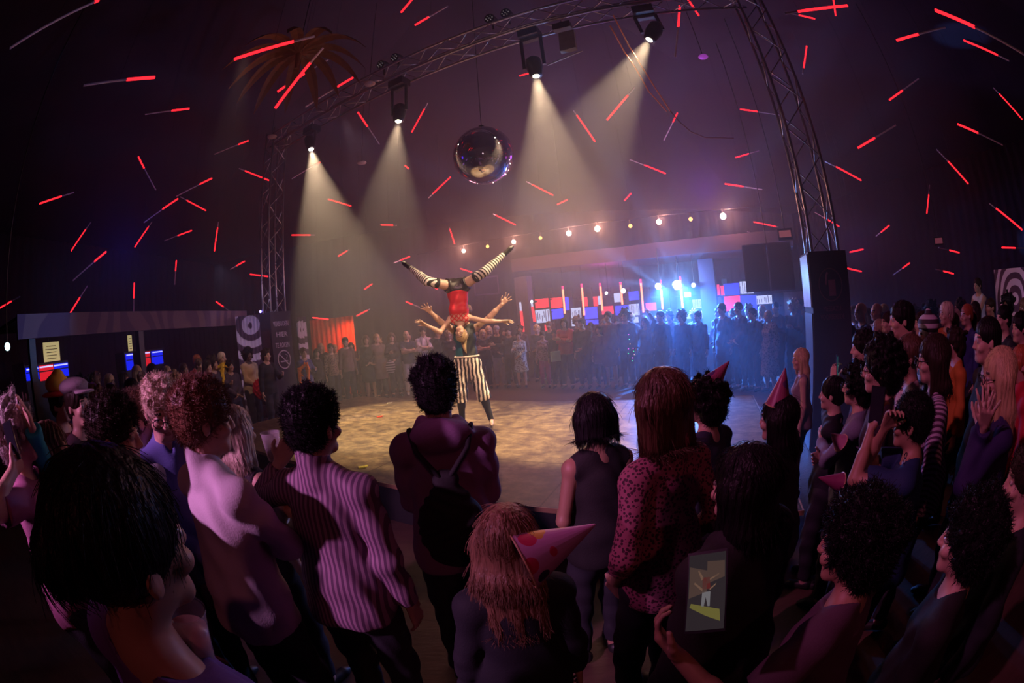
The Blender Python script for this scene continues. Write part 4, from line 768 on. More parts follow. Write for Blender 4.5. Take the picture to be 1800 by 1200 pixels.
def strand(ho, V, Q, hcn, Rh, S, style, n, m, rs):
    """loose single hairs lying over the mass of hair"""
    a, b, c = V[Q[:, 0]], V[Q[:, 1]], V[Q[:, 2]]; nr_ = np.cross(b-a, c-a); ar = np.linalg.norm(nr_, axis=1)+1e-12; nr_ /= ar[:, None]
    if style == 'tied': ar = ar*(((V[Q].mean(1)-hcn)@(Rh@np.array((0, 0, 1.)))) > .0)
    I = rs.choice(len(Q), n, p=ar/ar.sum()); p = V[Q[I]].mean(1); nn = nr_[I]; k = 6
    up = Rh@np.array((0, 0, 1.)); rel = p-hcn
    if style in ('curly', 'afro', 'frizz'): L = rs.uniform(.012, .032, n)[:, None]; d0 = nn+rs.normal(0, .6, (n, 3)); bend = rs.normal(0, 1.6, (n, 3))
    elif style in ('long', 'bob', 'wavy', 'tied'):
        dn = np.tile(-up, (n, 1)); dn = dn-nn*(dn*nn).sum(1)[:, None]; out = rel-up*(rel@up)[:, None]; dn = dn+(out/(np.linalg.norm(out, axis=1)[:, None]+.02))*(np.clip((rel@up)*14, 0, 1.5)[:, None]); dn = dn-nn*(dn*nn).sum(1)[:, None]
        L = rs.uniform(.04, .09, n)[:, None]; d0 = dn/(np.linalg.norm(dn, axis=1)[:, None]+1e-6)+nn*.02+rs.normal(0, .05, (n, 3)); bend = rs.normal(0, .07, (n, 3))-nn*(L/.10)*.95*np.clip((rel@up)*12+.6, .05, 1)[:, None]
    else:
        fl = np.tile(Rh@np.array((0, .35, .3)), (n, 1)); L = rs.uniform(.010, .026 if style != 'crop' else .012, n)[:, None]; d0 = nn*.7+fl+rs.normal(0, .35, (n, 3)); bend = rs.normal(0, .4, (n, 3))
    d0 /= np.linalg.norm(d0, axis=1)[:, None]; P = np.zeros((n, k, 3)); q = p-nn*.003; d = d0
    for i in range(k): P[:, i] = q; d = d+bend*.25; d = d/np.linalg.norm(d, axis=1)[:, None]; q = q+d*L/(k-1)
    cu = bpy.data.hair_curves.new('strands'); cu.add_curves([k]*n); cu.position_data.foreach_set('vector', (P*S).astype(np.float32).ravel())
    r = np.tile(np.linspace(.0007, .0003, k), n).astype(np.float32)*(1.3 if style != 'curly' else 1.6)
    at_ = cu.attributes.get('radius') or cu.attributes.new('radius', 'FLOAT', 'POINT'); at_.data.foreach_set('value', r)
    cu.materials.append(m); o = bpy.data.objects.new('strands', cu); COL.objects.link(o); o.parent = ho; tag(o, kind='stuff')
# ------------------------------------------------------------------ people
FOC = Vector((-.7, 6.2, 0))
def stand(px, top, d, label, z0=0, look=0, grow=0, **k):
    """someone whose crown the photo shows at that pixel, d metres away; turned to the acrobats plus look degrees"""
    W = at(px, top, d=d); v = FOC-W; h = (W.z-z0)/1.012+grow; hh = max(1.5, min(1.95, h))
    a = atan2(-v.x, v.y)+R(look); q = hh*sin(R(k.get('tiltx', 0)))
    return person(label, (W.x-q*cos(a), W.y-q*sin(a), z0), hh/cos(R(k.get('tiltx', 0))), a, **k)
def pt(px, py, d): return at(px, py, d=d)
# --- the acrobats
Y0 = at(833, 748, z=SZ).y
stripe = pattern('striped_bloomers', ((.78, .66, .55), (.015, .012, .02)), (1, .25, 0), 2*pi/.056, .5, distort=5)
vest = mat('vest_cloth', (.012, .015, .02), .6); nt = vest.node_tree; b = nt.nodes['Principled BSDF']; N = nt.nodes.new
tc = N('ShaderNodeTexCoord'); sx = N('ShaderNodeSeparateXYZ'); nt.links.new(tc.outputs['Object'], sx.inputs[0]); g = N('ShaderNodeMath'); g.operation = 'GREATER_THAN'; nt.links.new(sx.outputs[0], g.inputs[0]); g.inputs[1].default_value = .03
mx = N('ShaderNodeMix'); mx.data_type = 'RGBA'; nt.links.new(g.outputs[0], mx.inputs[0]); mx.inputs[6].default_value = (.012, .014, .02, 1); mx.inputs[7].default_value = (.02, .14, .17, 1); nt.links.new(mx.outputs[2], b.inputs['Base Color'])
bx_, by_ = at(833, 748, z=SZ).x, Y0
BR, BJ = person('barefoot acrobat standing on the stage in a dark sleeveless top and striped knee breeches, arms raised, carrying the upside-down acrobat', (bx_, by_, SZ), 1.80, pi-.12, res=.0075,
    arms=(('w', at(886, 531, y=Y0-.15), (0, .3, -1)), ('w', at(755, 547, y=Y0-.36), (0, .3, -1))), head=(25, 10, -28), hair='short', hc='brown', skin=0, top='vest', tm=vest, sleeve='none', hem=1.0, bot='bloomers', bm=stripe,
    legs=(((-.27, .03, .085), (-.2, 1, 0)), ((.17, -.03, .085), (.2, 1, 0))), socks=(.1, BLKC), shoes=None, curl=(.12, .12), palm=((0, 1, 0), (0, 1, 0)))
BR['label'] = 'barefoot acrobat in striped knee breeches standing on stage, carrying another upside down'
wb = MB(); S_ = BJ['S']
ring_ = [(.172*cos(a*pi/12)*S_, (.128*sin(a*pi/12)-.005)*S_, 1.02*S_) for a in range(25)]
wb.tube(ring_, .014, 6, False).build('waistband', mat('waistband', (.8, .72, .6), .7), BR)
redm = mat('red_top', (.62, .008, .02), .6); nt = redm.node_tree; b = nt.nodes['Principled BSDF']; src = nt.nodes.new('ShaderNodeTexCoord')
def _st(v, sc):
    N = nt.nodes.new; d = N('ShaderNodeVectorMath'); d.operation = 'DOT_PRODUCT'; nt.links.new(src.outputs['Object'], d.inputs[0]); d.inputs[1].default_value = v; a = N('ShaderNodeMath'); a.operation = 'MULTIPLY'; nt.links.new(d.outputs['Value'], a.inputs[0]); a.inputs[1].default_value = sc
    s = N('ShaderNodeMath'); s.operation = 'SINE'; nt.links.new(a.outputs[0], s.inputs[0]); a = N('ShaderNodeMath'); a.operation = 'ABSOLUTE'; nt.links.new(s.outputs[0], a.inputs[0]); g = N('ShaderNodeMath'); g.operation = 'GREATER_THAN'; nt.links.new(a.outputs[0], g.inputs[0]); g.inputs[1].default_value = .5; return g
s1, s2 = _st((1, 0, 1), pi/.065), _st((-1, 0, 1), pi/.065); N = nt.nodes.new
m1 = N('ShaderNodeMath'); m1.operation = 'MULTIPLY'; nt.links.new(s1.outputs[0], m1.inputs[0]); nt.links.new(s2.outputs[0], m1.inputs[1]); sx = N('ShaderNodeSeparateXYZ'); nt.links.new(src.outputs['Object'], sx.inputs[0]); g = N('ShaderNodeMath'); g.operation = 'GREATER_THAN'; nt.links.new(sx.outputs[2], g.inputs[0]); g.inputs[1].default_value = 1.24
m2 = N('ShaderNodeMath'); m2.operation = 'MULTIPLY'; nt.links.new(m1.outputs[0], m2.inputs[0]); nt.links.new(g.outputs[0], m2.inputs[1]); mx = N('ShaderNodeMix'); mx.data_type = 'RGBA'; nt.links.new(m2.outputs[0], mx.inputs[0]); mx.inputs[6].default_value = (.62, .008, .02, 1); mx.inputs[7].default_value = (.62, .30, .24, 1); nt.links.new(mx.outputs[2], b.inputs['Base Color'])
sequin = pattern('sequin_shorts', ((.02, .014, .016), (.7, .6, .6)), None, 38, .11, 'dot', .35)
GY = Y0-.25; nk = at(811, 563, y=GY); GS = 1.62/1.75; GM = Matrix.Translation((nk.x, nk.y, nk.z+1.44*GS)) @ Matrix.Rotation(pi, 4, 'X') @ Matrix.Rotation(R(-1), 4, 'Y')
GR, GJ = person('upside-down acrobat in red top, black shorts and striped stockings with legs spread wide', nk, 1.62, M=GM, res=.0075, fem=1, head=(14, 12, 6), hair='tied', hc='blond', top='red_top', tm=redm, sleeve='none', hem=.99, bot='hotpants', bm=sequin,
    arms=(('w', at(749, 571, y=GY-.22), (0, .2, 1)), ('w', at(888, 565, y=GY-.1), (0, .2, 1))), legs=(('w', at(723, 472, y=GY-.05), (0, 1, .4)), ('w', at(885, 448, y=GY-.05), (0, 1, .4))), socks=(-.38, 'stripe'), shoes=(.03, .02, .02), barefoot=2, curl=(.1, .1), palm=((0, .5, 1), (0, .5, 1)), strands=2500)
hd = GJ['HP']((0, -.12, .05))*GS; tp_ = MB(); tp_.tube([hd, hd+np.array((-.01, -.03, .05)), hd+np.array((-.02, -.02, .13)), hd+np.array((-.01, .0, .20)), hd+np.array((.01, .01, .27))], [.03, .045, .04, .025, .006], 10).build('ponytail', hairm('blond', HC['blond']), GR, True)
# --- foreground, seen from behind
PH = mat('phone_case', (.01, .01, .014), .3); CUP = mat('cup_plastic', (.75, .72, .78), .15, alpha=.30, var=.02); DRK = {'pink': mat('pale_drink', (.55, .22, .20), .3), 'cola': mat('cola', (.05, .015, .02), .2)}
def cup(P, lab, drink='pink', r=.042, hh=.115, tilt=(0, 0), fill=.7, group=None):
    t = empty('plastic_cup', P, 0, lab, 'cup', group); t.rotation_euler = (R(tilt[0]), R(tilt[1]), 0); n = 20; m = MB()
    m.tube([(0, 0, 0), (0, 0, .004), (0, 0, hh)], [r*.72, r*.72, r], n, False); m.tube([(0, 0, hh), (0, 0, hh+.004)], [r*1.05, r*1.05], n, False); m.build('cup_wall', CUP, t, True)
    MB().tube([(0, 0, .004), (0, 0, hh*fill)], [r*.68, r*(.7+.26*fill)], n).build('drink', DRK[drink], t, True); return t
def phone(P, lab, nrm, roll=0, on=None, w_=.074, h_=.155):
    s, u, d = frame(nrm); Q = Matrix.Rotation(roll, 3, d) @ Matrix((s, u, d)).transposed(); t = empty('smartphone', P, 0, lab, 'phone'); t.matrix_world = Matrix.Translation(P) @ Q.to_4x4()
    MB().box((0, 0, 0), (w_, h_, .008)).build('case', PH, t); MB().box((0, 0, .0046), (w_*.93, h_*.93, .001)).build('screen', on or mat('dark_screen', (.02, .02, .03), .08), t); MB().box((-w_*.28, h_*.40, -.0048), (.014, .026, .0025)).build('camera_bump', BLK, t); return t
def hat(P, d, lab, cols, L=.22, r=.085, tag_=True):
    t = empty('party_hat', P, 0, lab, 'party hat'); d = Vector(d).normalized(); m = MB(); m.tube([(0, 0, 0), d*L], [r, .003], 24, False); s, u, _ = frame(d)
    o = m.build('cone', cols, t, True); MB().tube([(s*cos(a*pi/12)+u*sin(a*pi/12))*r for a in range(25)], .003, 5, False).build('rim', mat('hat_rim', (.6, .35, .2), .5), t); return t
HATM = pattern('hat_print_dark', ((.30, .05, .14), (.10, .03, .16)), None, 12, .35, 'dot', .4)
PINKST = pattern('pink_stripe_shirt', ((.34, .20, .30), (.12, .06, .12)), (1, 0, 0), 2*pi/.020, .5)
nt = PINKST.node_tree
FLOR = pattern('floral_shirt', ((.40, .12, .20), (.06, .015, .035)), None, 75, .42, 'dot'); LEO = pattern('leopard', ((.30, .19, .13), (.05, .03, .03)), None, 26, .4, 'dot')
HSTR = pattern('white_black_stripe', ((.5, .45, .5), (.03, .02, .03)), (0, 0, 1), 2*pi/.07, .5)
WHT = (.62, .55, .62); NR = dict(res=.0065)
stand(158, 786, .595, 'nearest person at the lower left, long dark hair pulled back from the ear, purple top', fem=1, hair='tied', hc='black', tc=(.12, .05, .22), skin=1, look=-8, head=(-4, 2, -6), arms=('down', ('w', pt(352, 1192, .66), (.9, -.2, -1))), strands=4000, neckcut=.12, wide=.84, tiltx=15, res=.006, curl=(.5, .9))
cup(pt(354, 1160, .67), 'plastic cup of pale pink drink held at the lower left', tilt=(-6, 8), r=.042)
stand(338, 665, 1.56, 'man with tousled brown hair and white shirt lit pink, in front of the blonde woman', hair='tousled', hc='auburn', tc=WHT, collar=1, look=-14, head=(-22, -4, 0), arms=('cross', 'cross'), strands=7000, wide=1.04, **NR)
stand(535, 680, 1.52, 'man in a pink and purple striped shirt with dark hair, holding up a clear cup', hair='quiff', hc='black', tm=PINKST, collar=1, look=-4, head=(-14, 0, 3), arms=(('w', pt(492, 812, 1.75), (-.8, -.2, -1)), 'down'), strands=6000, wide=1.02, tc=(.3, .2, .3), curl=(.9, .5), **NR)
cup(pt(482, 800, 1.78)+Vector((0, 0, -.02)), 'clear cup with a dark drink raised left of the man in the striped shirt', 'cola', fill=.42)
bk, bj = stand(760, 630, 1.80, 'man with short spiky hair in a hooded jacket with a black drawstring backpack', hair='spiky', hc='black', tc=(.24, .12, .24), hood=1, look=4, arms=('fold', 'fold'), strands=6000, wide=1.0, loose=.016, curl=(.5, .5), **NR)
k_ = bj['S']; bag = empty('backpack', bk.location, bk.rotation_euler.z, 'black drawstring backpack on the back of the man in the hooded jacket', 'backpack')
F = SDF((-.2, -.32, .9), (.2, -.08, 1.36), .008); F.ell((0, -.17, 1.10), (.135, .07, .19), k=.02); F.ell((0, -.155, 1.30), (.05, .04, .06), k=.04); F.disp(lambda x, y, z: .005*np.sin(60*x+8*np.sin(20*z))); V, Q = F.net(); mesh_np('bag', V*k_, Q, [BLKC], bag)
for s in (-1, 1): MB().tube([Vector(p)*k_ for p in ((s*.01, -.175, 1.32), (s*.05, -.165, 1.37), (s*.10, -.135, 1.43), (s*.125, -.06, 1.50), (s*.13, .03, 1.48), (s*.13, .12, 1.40))], .011, 6).build('strap', BLKC, bag, True)
stand(1045, 688, 1.88, 'woman with short dark hair in a black sleeveless top seen from behind', fem=1, hair='bob', bobcut=-.075, hc='black', tc=(.012, .01, .012), sleeve='none', look=2, head=(0, -8, 0), arms=(((-.12, .2, 1.12), (-.5, -.7, -1)), ((.12, .22, 1.12), (.5, -.7, -1))), strands=3500, skin=1, wide=1.05, **NR)
stand(1168, 643, 1.46, 'woman with straight chin-length blonde hair in a pink floral shirt', fem=1, hair='bob', hc='brown', tm=FLOR, collar=1, look=10, head=(0, -4, 0), arms=('pocket', 'pocket'), strands=9000, sleeve='rolled', wide=1.0, loose=.008, tc=(.3, .1, .15), **NR)
stand(1242, 664, 2.15, 'dark-haired person in a party hat half hidden behind the floral shirt', hair='curly', hc='black', tc=(.03, .03, .06), look=10, strands=2500, **NR)
a = pt(1240, 676, 2.15); hat(a+Vector((0, 0, -.03)), pt(1269, 640, 2.15)-a, 'dark red party hat tilted to the right above the floral shirt woman', HATM, .19, .075)
stand(1375, 690, 1.95, 'person with long black hair and a party hat standing left of the boxed tower', fem=1, hair='long', hc='black', tc=(.02, .02, .03), hairlen=.32, look=12, strands=4000, loose=.03, **NR)
a = pt(1368, 704, 1.95); hat(a+Vector((0, 0, -.02)), pt(1379, 646, 1.95)-a, 'upright purple-red party hat on the long black hair', HATM, .17, .065)
stand(1322, 775, 1.08, 'large dark figure with frizzy black hair low at the centre right, close to the camera', hair='long', hc='black', tc=(.012, .01, .014), hairlen=.34, look=14, strands=12000, loose=.04, wide=1.08, **NR)
stand(888, 905, 1.02, 'person with straight reddish blonde hair and a dotted party hat at the bottom centre', fem=1, hair='long', hc='red_blond', tc=(.012, .012, .02), look=2, head=(-20, -6, 0), strands=14000, hairlen=.30, res=.006)
DOTH = pattern('hat_dots', ((.62, .30, .55), (.55, .03, .10)), None, 15, .36, 'dot', .35); nt = DOTH.node_tree; vn = [n for n in nt.nodes if n.type == 'TEX_VORONOI'][0]; mxn = [n for n in nt.nodes if n.type == 'MIX'][-1]
hs = nt.nodes.new('ShaderNodeValToRGB'); hs.color_ramp.interpolation = 'CONSTANT'; e = hs.color_ramp.elements; e[0].color = (.62, .04, .12, 1); e[1].position = .4; e[1].color = (.75, .42, .08, 1); x = hs.color_ramp.elements.new(.7); x.color = (.04, .03, .10, 1)
sp = nt.nodes.new('ShaderNodeSeparateColor'); nt.links.new(vn.outputs['Color'], sp.inputs[0]); nt.links.new(sp.outputs[0], hs.inputs[0]); nt.links.new(hs.outputs[0], mxn.inputs[7])
a = pt(918, 985, .95); hat(a, pt(1060, 914, 1.03)-a, 'pink party hat with coloured dots lying sideways on the reddish blonde hair', DOTH, .215, .085)
stand(1535, 872, .92, 'person with black curly hair low at the right holding up the glowing phone', fem=1, hair='curly', hc='black', tc=(.10, .05, .08), look=8, strands=9000, res=.006, head=(10, -6, 0), arms=(('w', pt(1195, 1155, .66), (-.7, -.3, -1)), 'down'), curl=(.9, .5), skin=1, sleeve='short')
stand(1730, 872, 1.12, 'person with black curly hair at the lower right corner', hair='curly', hc='black', tc=(.012, .01, .014), look=6, strands=8000, res=.0065)
stand(1822, 775, 1.50, 'person cut off by the right edge with a pink lit profile', hair='short', hc='dark', tc=(.02, .015, .02), look=8, head=(6, 0, 0), strands=1500, skin=0, **NR)
P_ = pt(962, 1148, 1.0); t = empty('iridescent_bow', P_, 0, 'small glinting blue iridescent bow near the bottom centre', 'bow'); irm = mat('iridescent', (.05, .35, .8), .12, .9, emit=(.02, .35, .9), es=.35)  # blue glint of the bow put in as a faint glow
for a_, w2 in (((-.045, .0, .015), .02), ((.04, .01, -.012), .024)): MB().tube([(0, 0, 0), Vector(a_)*.5, a_], [.004, w2*.8, .006], 7).build('loop', irm, t)
MB().ball((0, 0, 0), .007, 8, 6).build('knot', irm, t)
# phone that films the show
scr = mat('phone_picture', (.05, .04, .05), .3); pc = pt(1243, 1040, .62); vtc = (Vector((0, 0, 2.0))-pc).normalized()
ph_ = phone(pc, 'smartphone filming the two acrobats, held up in the lower right', vtc+Vector((-.25, .05, .15)), R(18), emis('screen_dark', (.07, .05, .06), .35))
def scr_shape(name, m, polys):
    q = MB()
    for p in polys: q.add([(x*.5, y*.5, .0054) for x, y in p], [tuple(range(len(p)))])
    q.build(name, m, ph_)
scr_shape('stage_picture', emis('scr_yellow', (.42, .36, .10), .3), [[(-.055, -.115), (-.05, -.07), (.055, -.04), (.06, -.055), (.0, -.09)]])
scr_shape('haze_picture', emis('scr_haze', (.22, .13, .11), .3), [[(-.065, .05), (-.065, .11), (.0, .115), (.0, .03)], [(.0, .0), (.0, .08), (.065, .1), (.065, -.02)]])
scr_shape('red_figure_picture', emis('scr_red', (.30, .05, .05), .3), [[(-.014, .01), (-.010, .055), (.016, .055), (.016, .01)]])
scr_shape('limbs_picture', emis('scr_skin', (.55, .30, .20), .3), [[(-.012, .05), (-.045, .066), (-.045, .060), (-.01, .042)], [(.012, .052), (.03, .085), (.034, .082), (.02, .044)], [(-.012, .012), (-.035, .03), (-.032, .022), (-.01, .004)], [(.014, .012), (.045, .04), (.048, .034), (.016, .002)]])
scr_shape('trousers_picture', emis('scr_white', (.45, .42, .45), .3), [[(-.014, -.055), (-.014, .0), (.016, .0), (.018, -.055), (.008, -.055), (.002, -.02), (-.006, -.055)]])
# --- left cluster
stand(182, 695, 1.66, 'man with wavy dark swept-back hair lit pink, behind the nearest head', hair='quiff', hc='dark', tc=(.06, .04, .10), look=-30, head=(-20, -4, 0), strands=6000, **NR)
stand(233, 682, 2.15, 'man with short brown hair in a pale grey-blue shirt, left of the tousled hair', hair='short', hc='brown', tc=(.45, .50, .58), look=-16, head=(-8, 0, 0), strands=5000, collar=1, **NR)
stand(272, 657, 2.05, 'fair-haired man with round glasses in a blue shirt, face lit bright pink', hair='quiff', hc='pale', tc=(.12, .14, .42), look=-105, head=(-12, -20, 0), strands=2500, collar=1, glasses=1, arms=('down', 'fold'), **NR)
stand(402, 710, 2.05, 'woman with long straight pale blonde hair falling down her back', fem=1, hair='long', hc='pale', tc=(.03, .02, .03), sleeve='none', hairlen=.34, look=-8, strands=8000, **NR)
stand(130, 668, 2.9, 'man in a grey flat cap with the peak to the right', hair='short', hc='dark', tc=(.05, .02, .03), look=-62, res=.01)
a = pt(130, 668, 2.9); vv = (FOC-a); vv.z = 0; vv.normalize(); q = Matrix.Rotation(R(-62), 3, 'Z')@vv; F = SDF((-.2, -.2, -.1), (.2, .25, .1), .007); F.ell((0, -.02, -.02), (.11, .135, .055), k=.02); F.ell((0, .12, -.055), (.085, .065, .012), k=.02); F.cut((0, 0, -.07), (0, 0, -1)); V, Q = F.net()
t = empty('flat_cap', a+Vector((0, 0, -.015)), atan2(-q.x, q.y), 'grey flat cap worn by the man at the left, peak to the right', 'cap'); mesh_np('crown', V, Q, [mat('cap_tweed', (.30, .24, .28), .9, bump=.4, bs=200)], t)
stand(100, 676, 3.6, 'person in a red and yellow hat left of the flat cap', hair='short', hc='dark', tc=(.15, .02, .03), look=-40, res=.011)
a = pt(100, 674, 3.6); t = empty('felt_hat', a, .4, 'floppy yellow hat with a red brim, left of the flat cap', 'hat'); F = SDF((-.2, -.2, -.12), (.2, .2, .2), .009); F.ell((0, 0, .0), (.115, .125, .075), k=.02); F.ell((.02, 0, .06), (.06, .06, .045), k=.02); V, Q = F.net(); mesh_np('crown', V, Q, [mat('yellow_felt', (.8, .45, .04), .8)], t)
F = SDF((-.25, -.25, -.12), (.25, .25, .0), .009); F.ell((0, 0, -.07), (.16, .17, .025), k=.02); V, Q = F.net(); mesh_np('brim', V, Q, [mat('red_felt', (.6, .02, .03), .8)], t)
stand(18, 698, 2.15, 'person cut off by the left edge, curly hair lit pink, filming with a phone', hair='curly', hc='grey', tc=(.30, .10, .20), look=-20, strands=2500, sleeve='short', arms=('down', ('w', pt(22, 830, 1.95), (.5, -.3, -1))), curl=(.5, .9), **NR)
phone(pt(20, 775, 2.0), 'dark smartphone held low at the left edge', (.5, -1, .1), R(12))
stand(78, 738, 2.25, 'person in a turquoise sleeve raising an arm with a phone at the left', fem=1, hair='wavy', hc='brown', tc=(.01, .32, .38), look=-25, head=(-10, 0, 0), strands=2500, sleeve='long', arms=(('w', pt(52, 742, 2.02), (-.7, -.3, -1)), 'down'), curl=(.25, .5), hairlen=.15, **NR)
phone(pt(36, 672, 2.02), 'smartphone raised high at the left above the turquoise sleeve', (.9, -.7, 0), R(4))
# --- right cluster
stand(1612, 688, 1.85, 'woman in a dark blue top with dangling earrings, photographing with both hands', fem=1, hair='short', hc='black', tc=(.01, .03, .10), sleeve='short', look=7, arms=(('w', pt(1532, 752, 1.86), (-.5, .2, -1)), ('w', pt(1556, 752, 1.80), (.6, .2, -1))), strands=3500, skin=1, curl=(.8, .8), **NR)
phone(pt(1542, 712, 1.86), 'black smartphone held up with both hands right of the boxed tower', (-1, -.2, .1), 0)
e_ = pt(1592, 800, 1.75); t = empty('earring', e_, 0, 'silver ring earring hanging from the ear of the photographing woman', 'earring')
for j in range(3): MB().tube([(.011*cos(a*pi/6), 0, -.024*j+.011*sin(a*pi/6)) for a in range(13)], .0022, 5, False).build('ring', mat('silver', (.8, .75, .8), .15, 1), t)
stand(1553, 599, 2.25, 'dark rounded haircut seen behind the photographing woman, glasses catching light', hair='frizz', hc='black', tc=(.04, .015, .03), look=9, head=(5, 0, 0), strands=2500, glasses=1, **NR)
stand(1512, 640, 2.55, 'person with curly black hair in a grey top standing beside the boxed tower', hair='curly', hc='black', tc=(.20, .20, .28), look=7, glasses=1, strands=2500, arms=('cross', 'cross'), res=.009)
stand(1520, 578, 3.3, 'dark-haired person looking at the stage above the curly head', hair='tousled', hc='black', tc=(.05, .02, .03), look=8, head=(5, 0, 0), res=.010)
stand(1600, 585, 2.75, 'woman with tied hair in a pale round-neck shirt looking to the stage', fem=1, hair='tied', hc='brown', tc=(.62, .45, .42), look=10, head=(5, 0, 0), res=.009, strands=1500, skin=1)
stand(1645, 584, 2.45, 'grey-haired person with glasses in a glittering striped shirt', hair='long', fem=1, hc='dark', tm=pattern('glitter_stripe', ((.5, .4, .5), (.08, .03, .07)), (1, 0, 1), 2*pi/.03, .5), hairlen=.12, look=10, head=(6, 0, 0), glasses=1, res=.008, strands=3000, wide=1.1, tc=(.4, .3, .4))
stand(1586, 526, 3.5, 'tall man with black hair in a light brown shirt', hair='short', hc='black', tc=(.42, .25, .22), look=10, head=(5, 0, 0), collar=1, res=.010)
stand(1762, 606, 2.15, 'woman with long light hair clapping, at the right', fem=1, hair='long', hc='blond', tc=(.02, .01, .08), hairlen=.25, look=11, head=(6, 0, 0), arms=(('w', pt(1722, 748, 1.98), (-.5, 0, -1)), ('w', pt(1730, 748, 1.90), (.5, 0, -1))), curl=(.15, .15), strands=4000, glasses=1, palm=((.3, 0, 1), (-.3, 0, 1)), **NR)
stand(1738, 552, 2.75, 'man in a black knitted cap behind the clapping woman', hair='crop', hc='black', tc=(.015, .01, .015), look=10, head=(5, 0, 0), res=.010)
stand(1796, 604, 3.2, 'person in a red hooded top at the right edge', hair='short', hc='red', tc=(.5, .02, .04), hood=1, look=10, res=.011)
stand(1409, 633, 4.3, 'woman with long light hair lit warm, half hidden by the boxed tower', fem=1, hair='long', hc='blond', tc=(.25, .18, .2), sleeve='none', look=6, head=(15, 0, 0), arms=('down', 'hip'), res=.010, hairlen=.3)
o_, j_ = stand(1463, 742, 2.75, 'person in dark clothes holding a phone up in front of the boxed tower', hair='short', hc='black', tc=(.015, .012, .02), look=6, arms=(('w', pt(1464, 668, 2.9), (-.6, 0, -1)), 'down'), curl=(.9, .5), res=.010, wide=.95)
phone(pt(1471, 645, 2.9), 'turquoise glinting smartphone held up in front of the boxed tower', (.9, -.8, 0), 0, emis('phone_cyan', (.1, .5, .6), .7))
HATP = mat('hat_pink', (.65, .25, .40), .35)
a = pt(1478, 778, 2.3); hat(a, pt(1456, 758, 2.25)-a, 'small pink party hat pointing left beside the grey top', HATP, .10, .05)
a = pt(1478, 848, 2.0); hat(a, pt(1438, 839, 1.95)-a, 'dark pink party hat pointing left above the floor by the boxed tower', HATM, .14, .05)
# terrace for the raised onlookers
c = at(1725, 560, d=9.0); struct(MB().box((c.x+1.0, c.y+.2, .225), (3.6, 5.5, .45), R(-60)).build('trim_terrace', WOODD))
stand(1718, 487, 8.6, 'person in a white vest with folded arms standing high at the right', z0=.45, hair='short', hc='dark', tc=(.7, .72, .9), sleeve='none', look=3, arms=('cross', 'cross'), res=.013)
LW = dict(res=.012)
RF = [(1513, 529, 6.4, 'bald man in dark clothes holding up a phone just right of the boxed tower', dict(hair=None, tc=(.03, .02, .06), arms=('phone', 'phone'))), (1541, 530, 6.6, 'bald person in an orange-brown jacket right of the man with the phone', dict(hair=None, tc=(.30, .12, .06))),
      (1562, 545, 5.4, 'person in a striped beanie left of the tall man', dict(hair='crop', tm=HSTR, tc=(.3, .3, .3))), (1622, 545, 5.0, 'person in a pale pink hooded jacket right of the tall man', dict(hair='short', tc=(.55, .35, .42), hood=1)), (1664, 529, 5.6, 'white-haired person with an orange feather boa', dict(hair='tousled', hc='pale', tc=(.5, .13, .03))),
      (1700, 532, 5.8, 'person in a red cap left of the white vest', dict(hair='crop', hc='red', tc=(.04, .05, .2))), (1632, 560, 3.9, 'person in a black and white striped bobble hat above the glittering shirt', dict(hair='crop', hc='grey', tm=HSTR, tc=(.1, .1, .1))), (1680, 575, 4.0, 'person in an orange scarf behind the glittering shirt', dict(hair='curly', hc='dark', tc=(.6, .18, .03))),
      (1765, 533, 4.8, 'broad dark-capped man in front of the ring drape', dict(hair='crop', hc='black', tc=(.02, .012, .02), wide=1.15)), (1795, 545, 4.2, 'dark-haired person before the ring drape at the right edge', dict(hair='short', hc='black', tc=(.03, .01, .02)))]
for px, top, d, lb, k in RF: stand(px, top, d, lb, look=5, **{**LW, **k})
t = empty('bobble_hat', pt(1632, 560, 3.9)+Vector((0, 0, -.035)), 0, 'black and white striped bobble hat in the right part of the crowd', 'hat')
F = SDF((-.15, -.15, -.1), (.15, .15, .16), .010); F.ell((0, 0, -.01), (.105, .12, .09), k=.01); F.ell((0, 0, .085), (.035, .035, .035), k=.01); V, Q = F.net(); mesh_np('knit', V, Q, [HSTR], t)
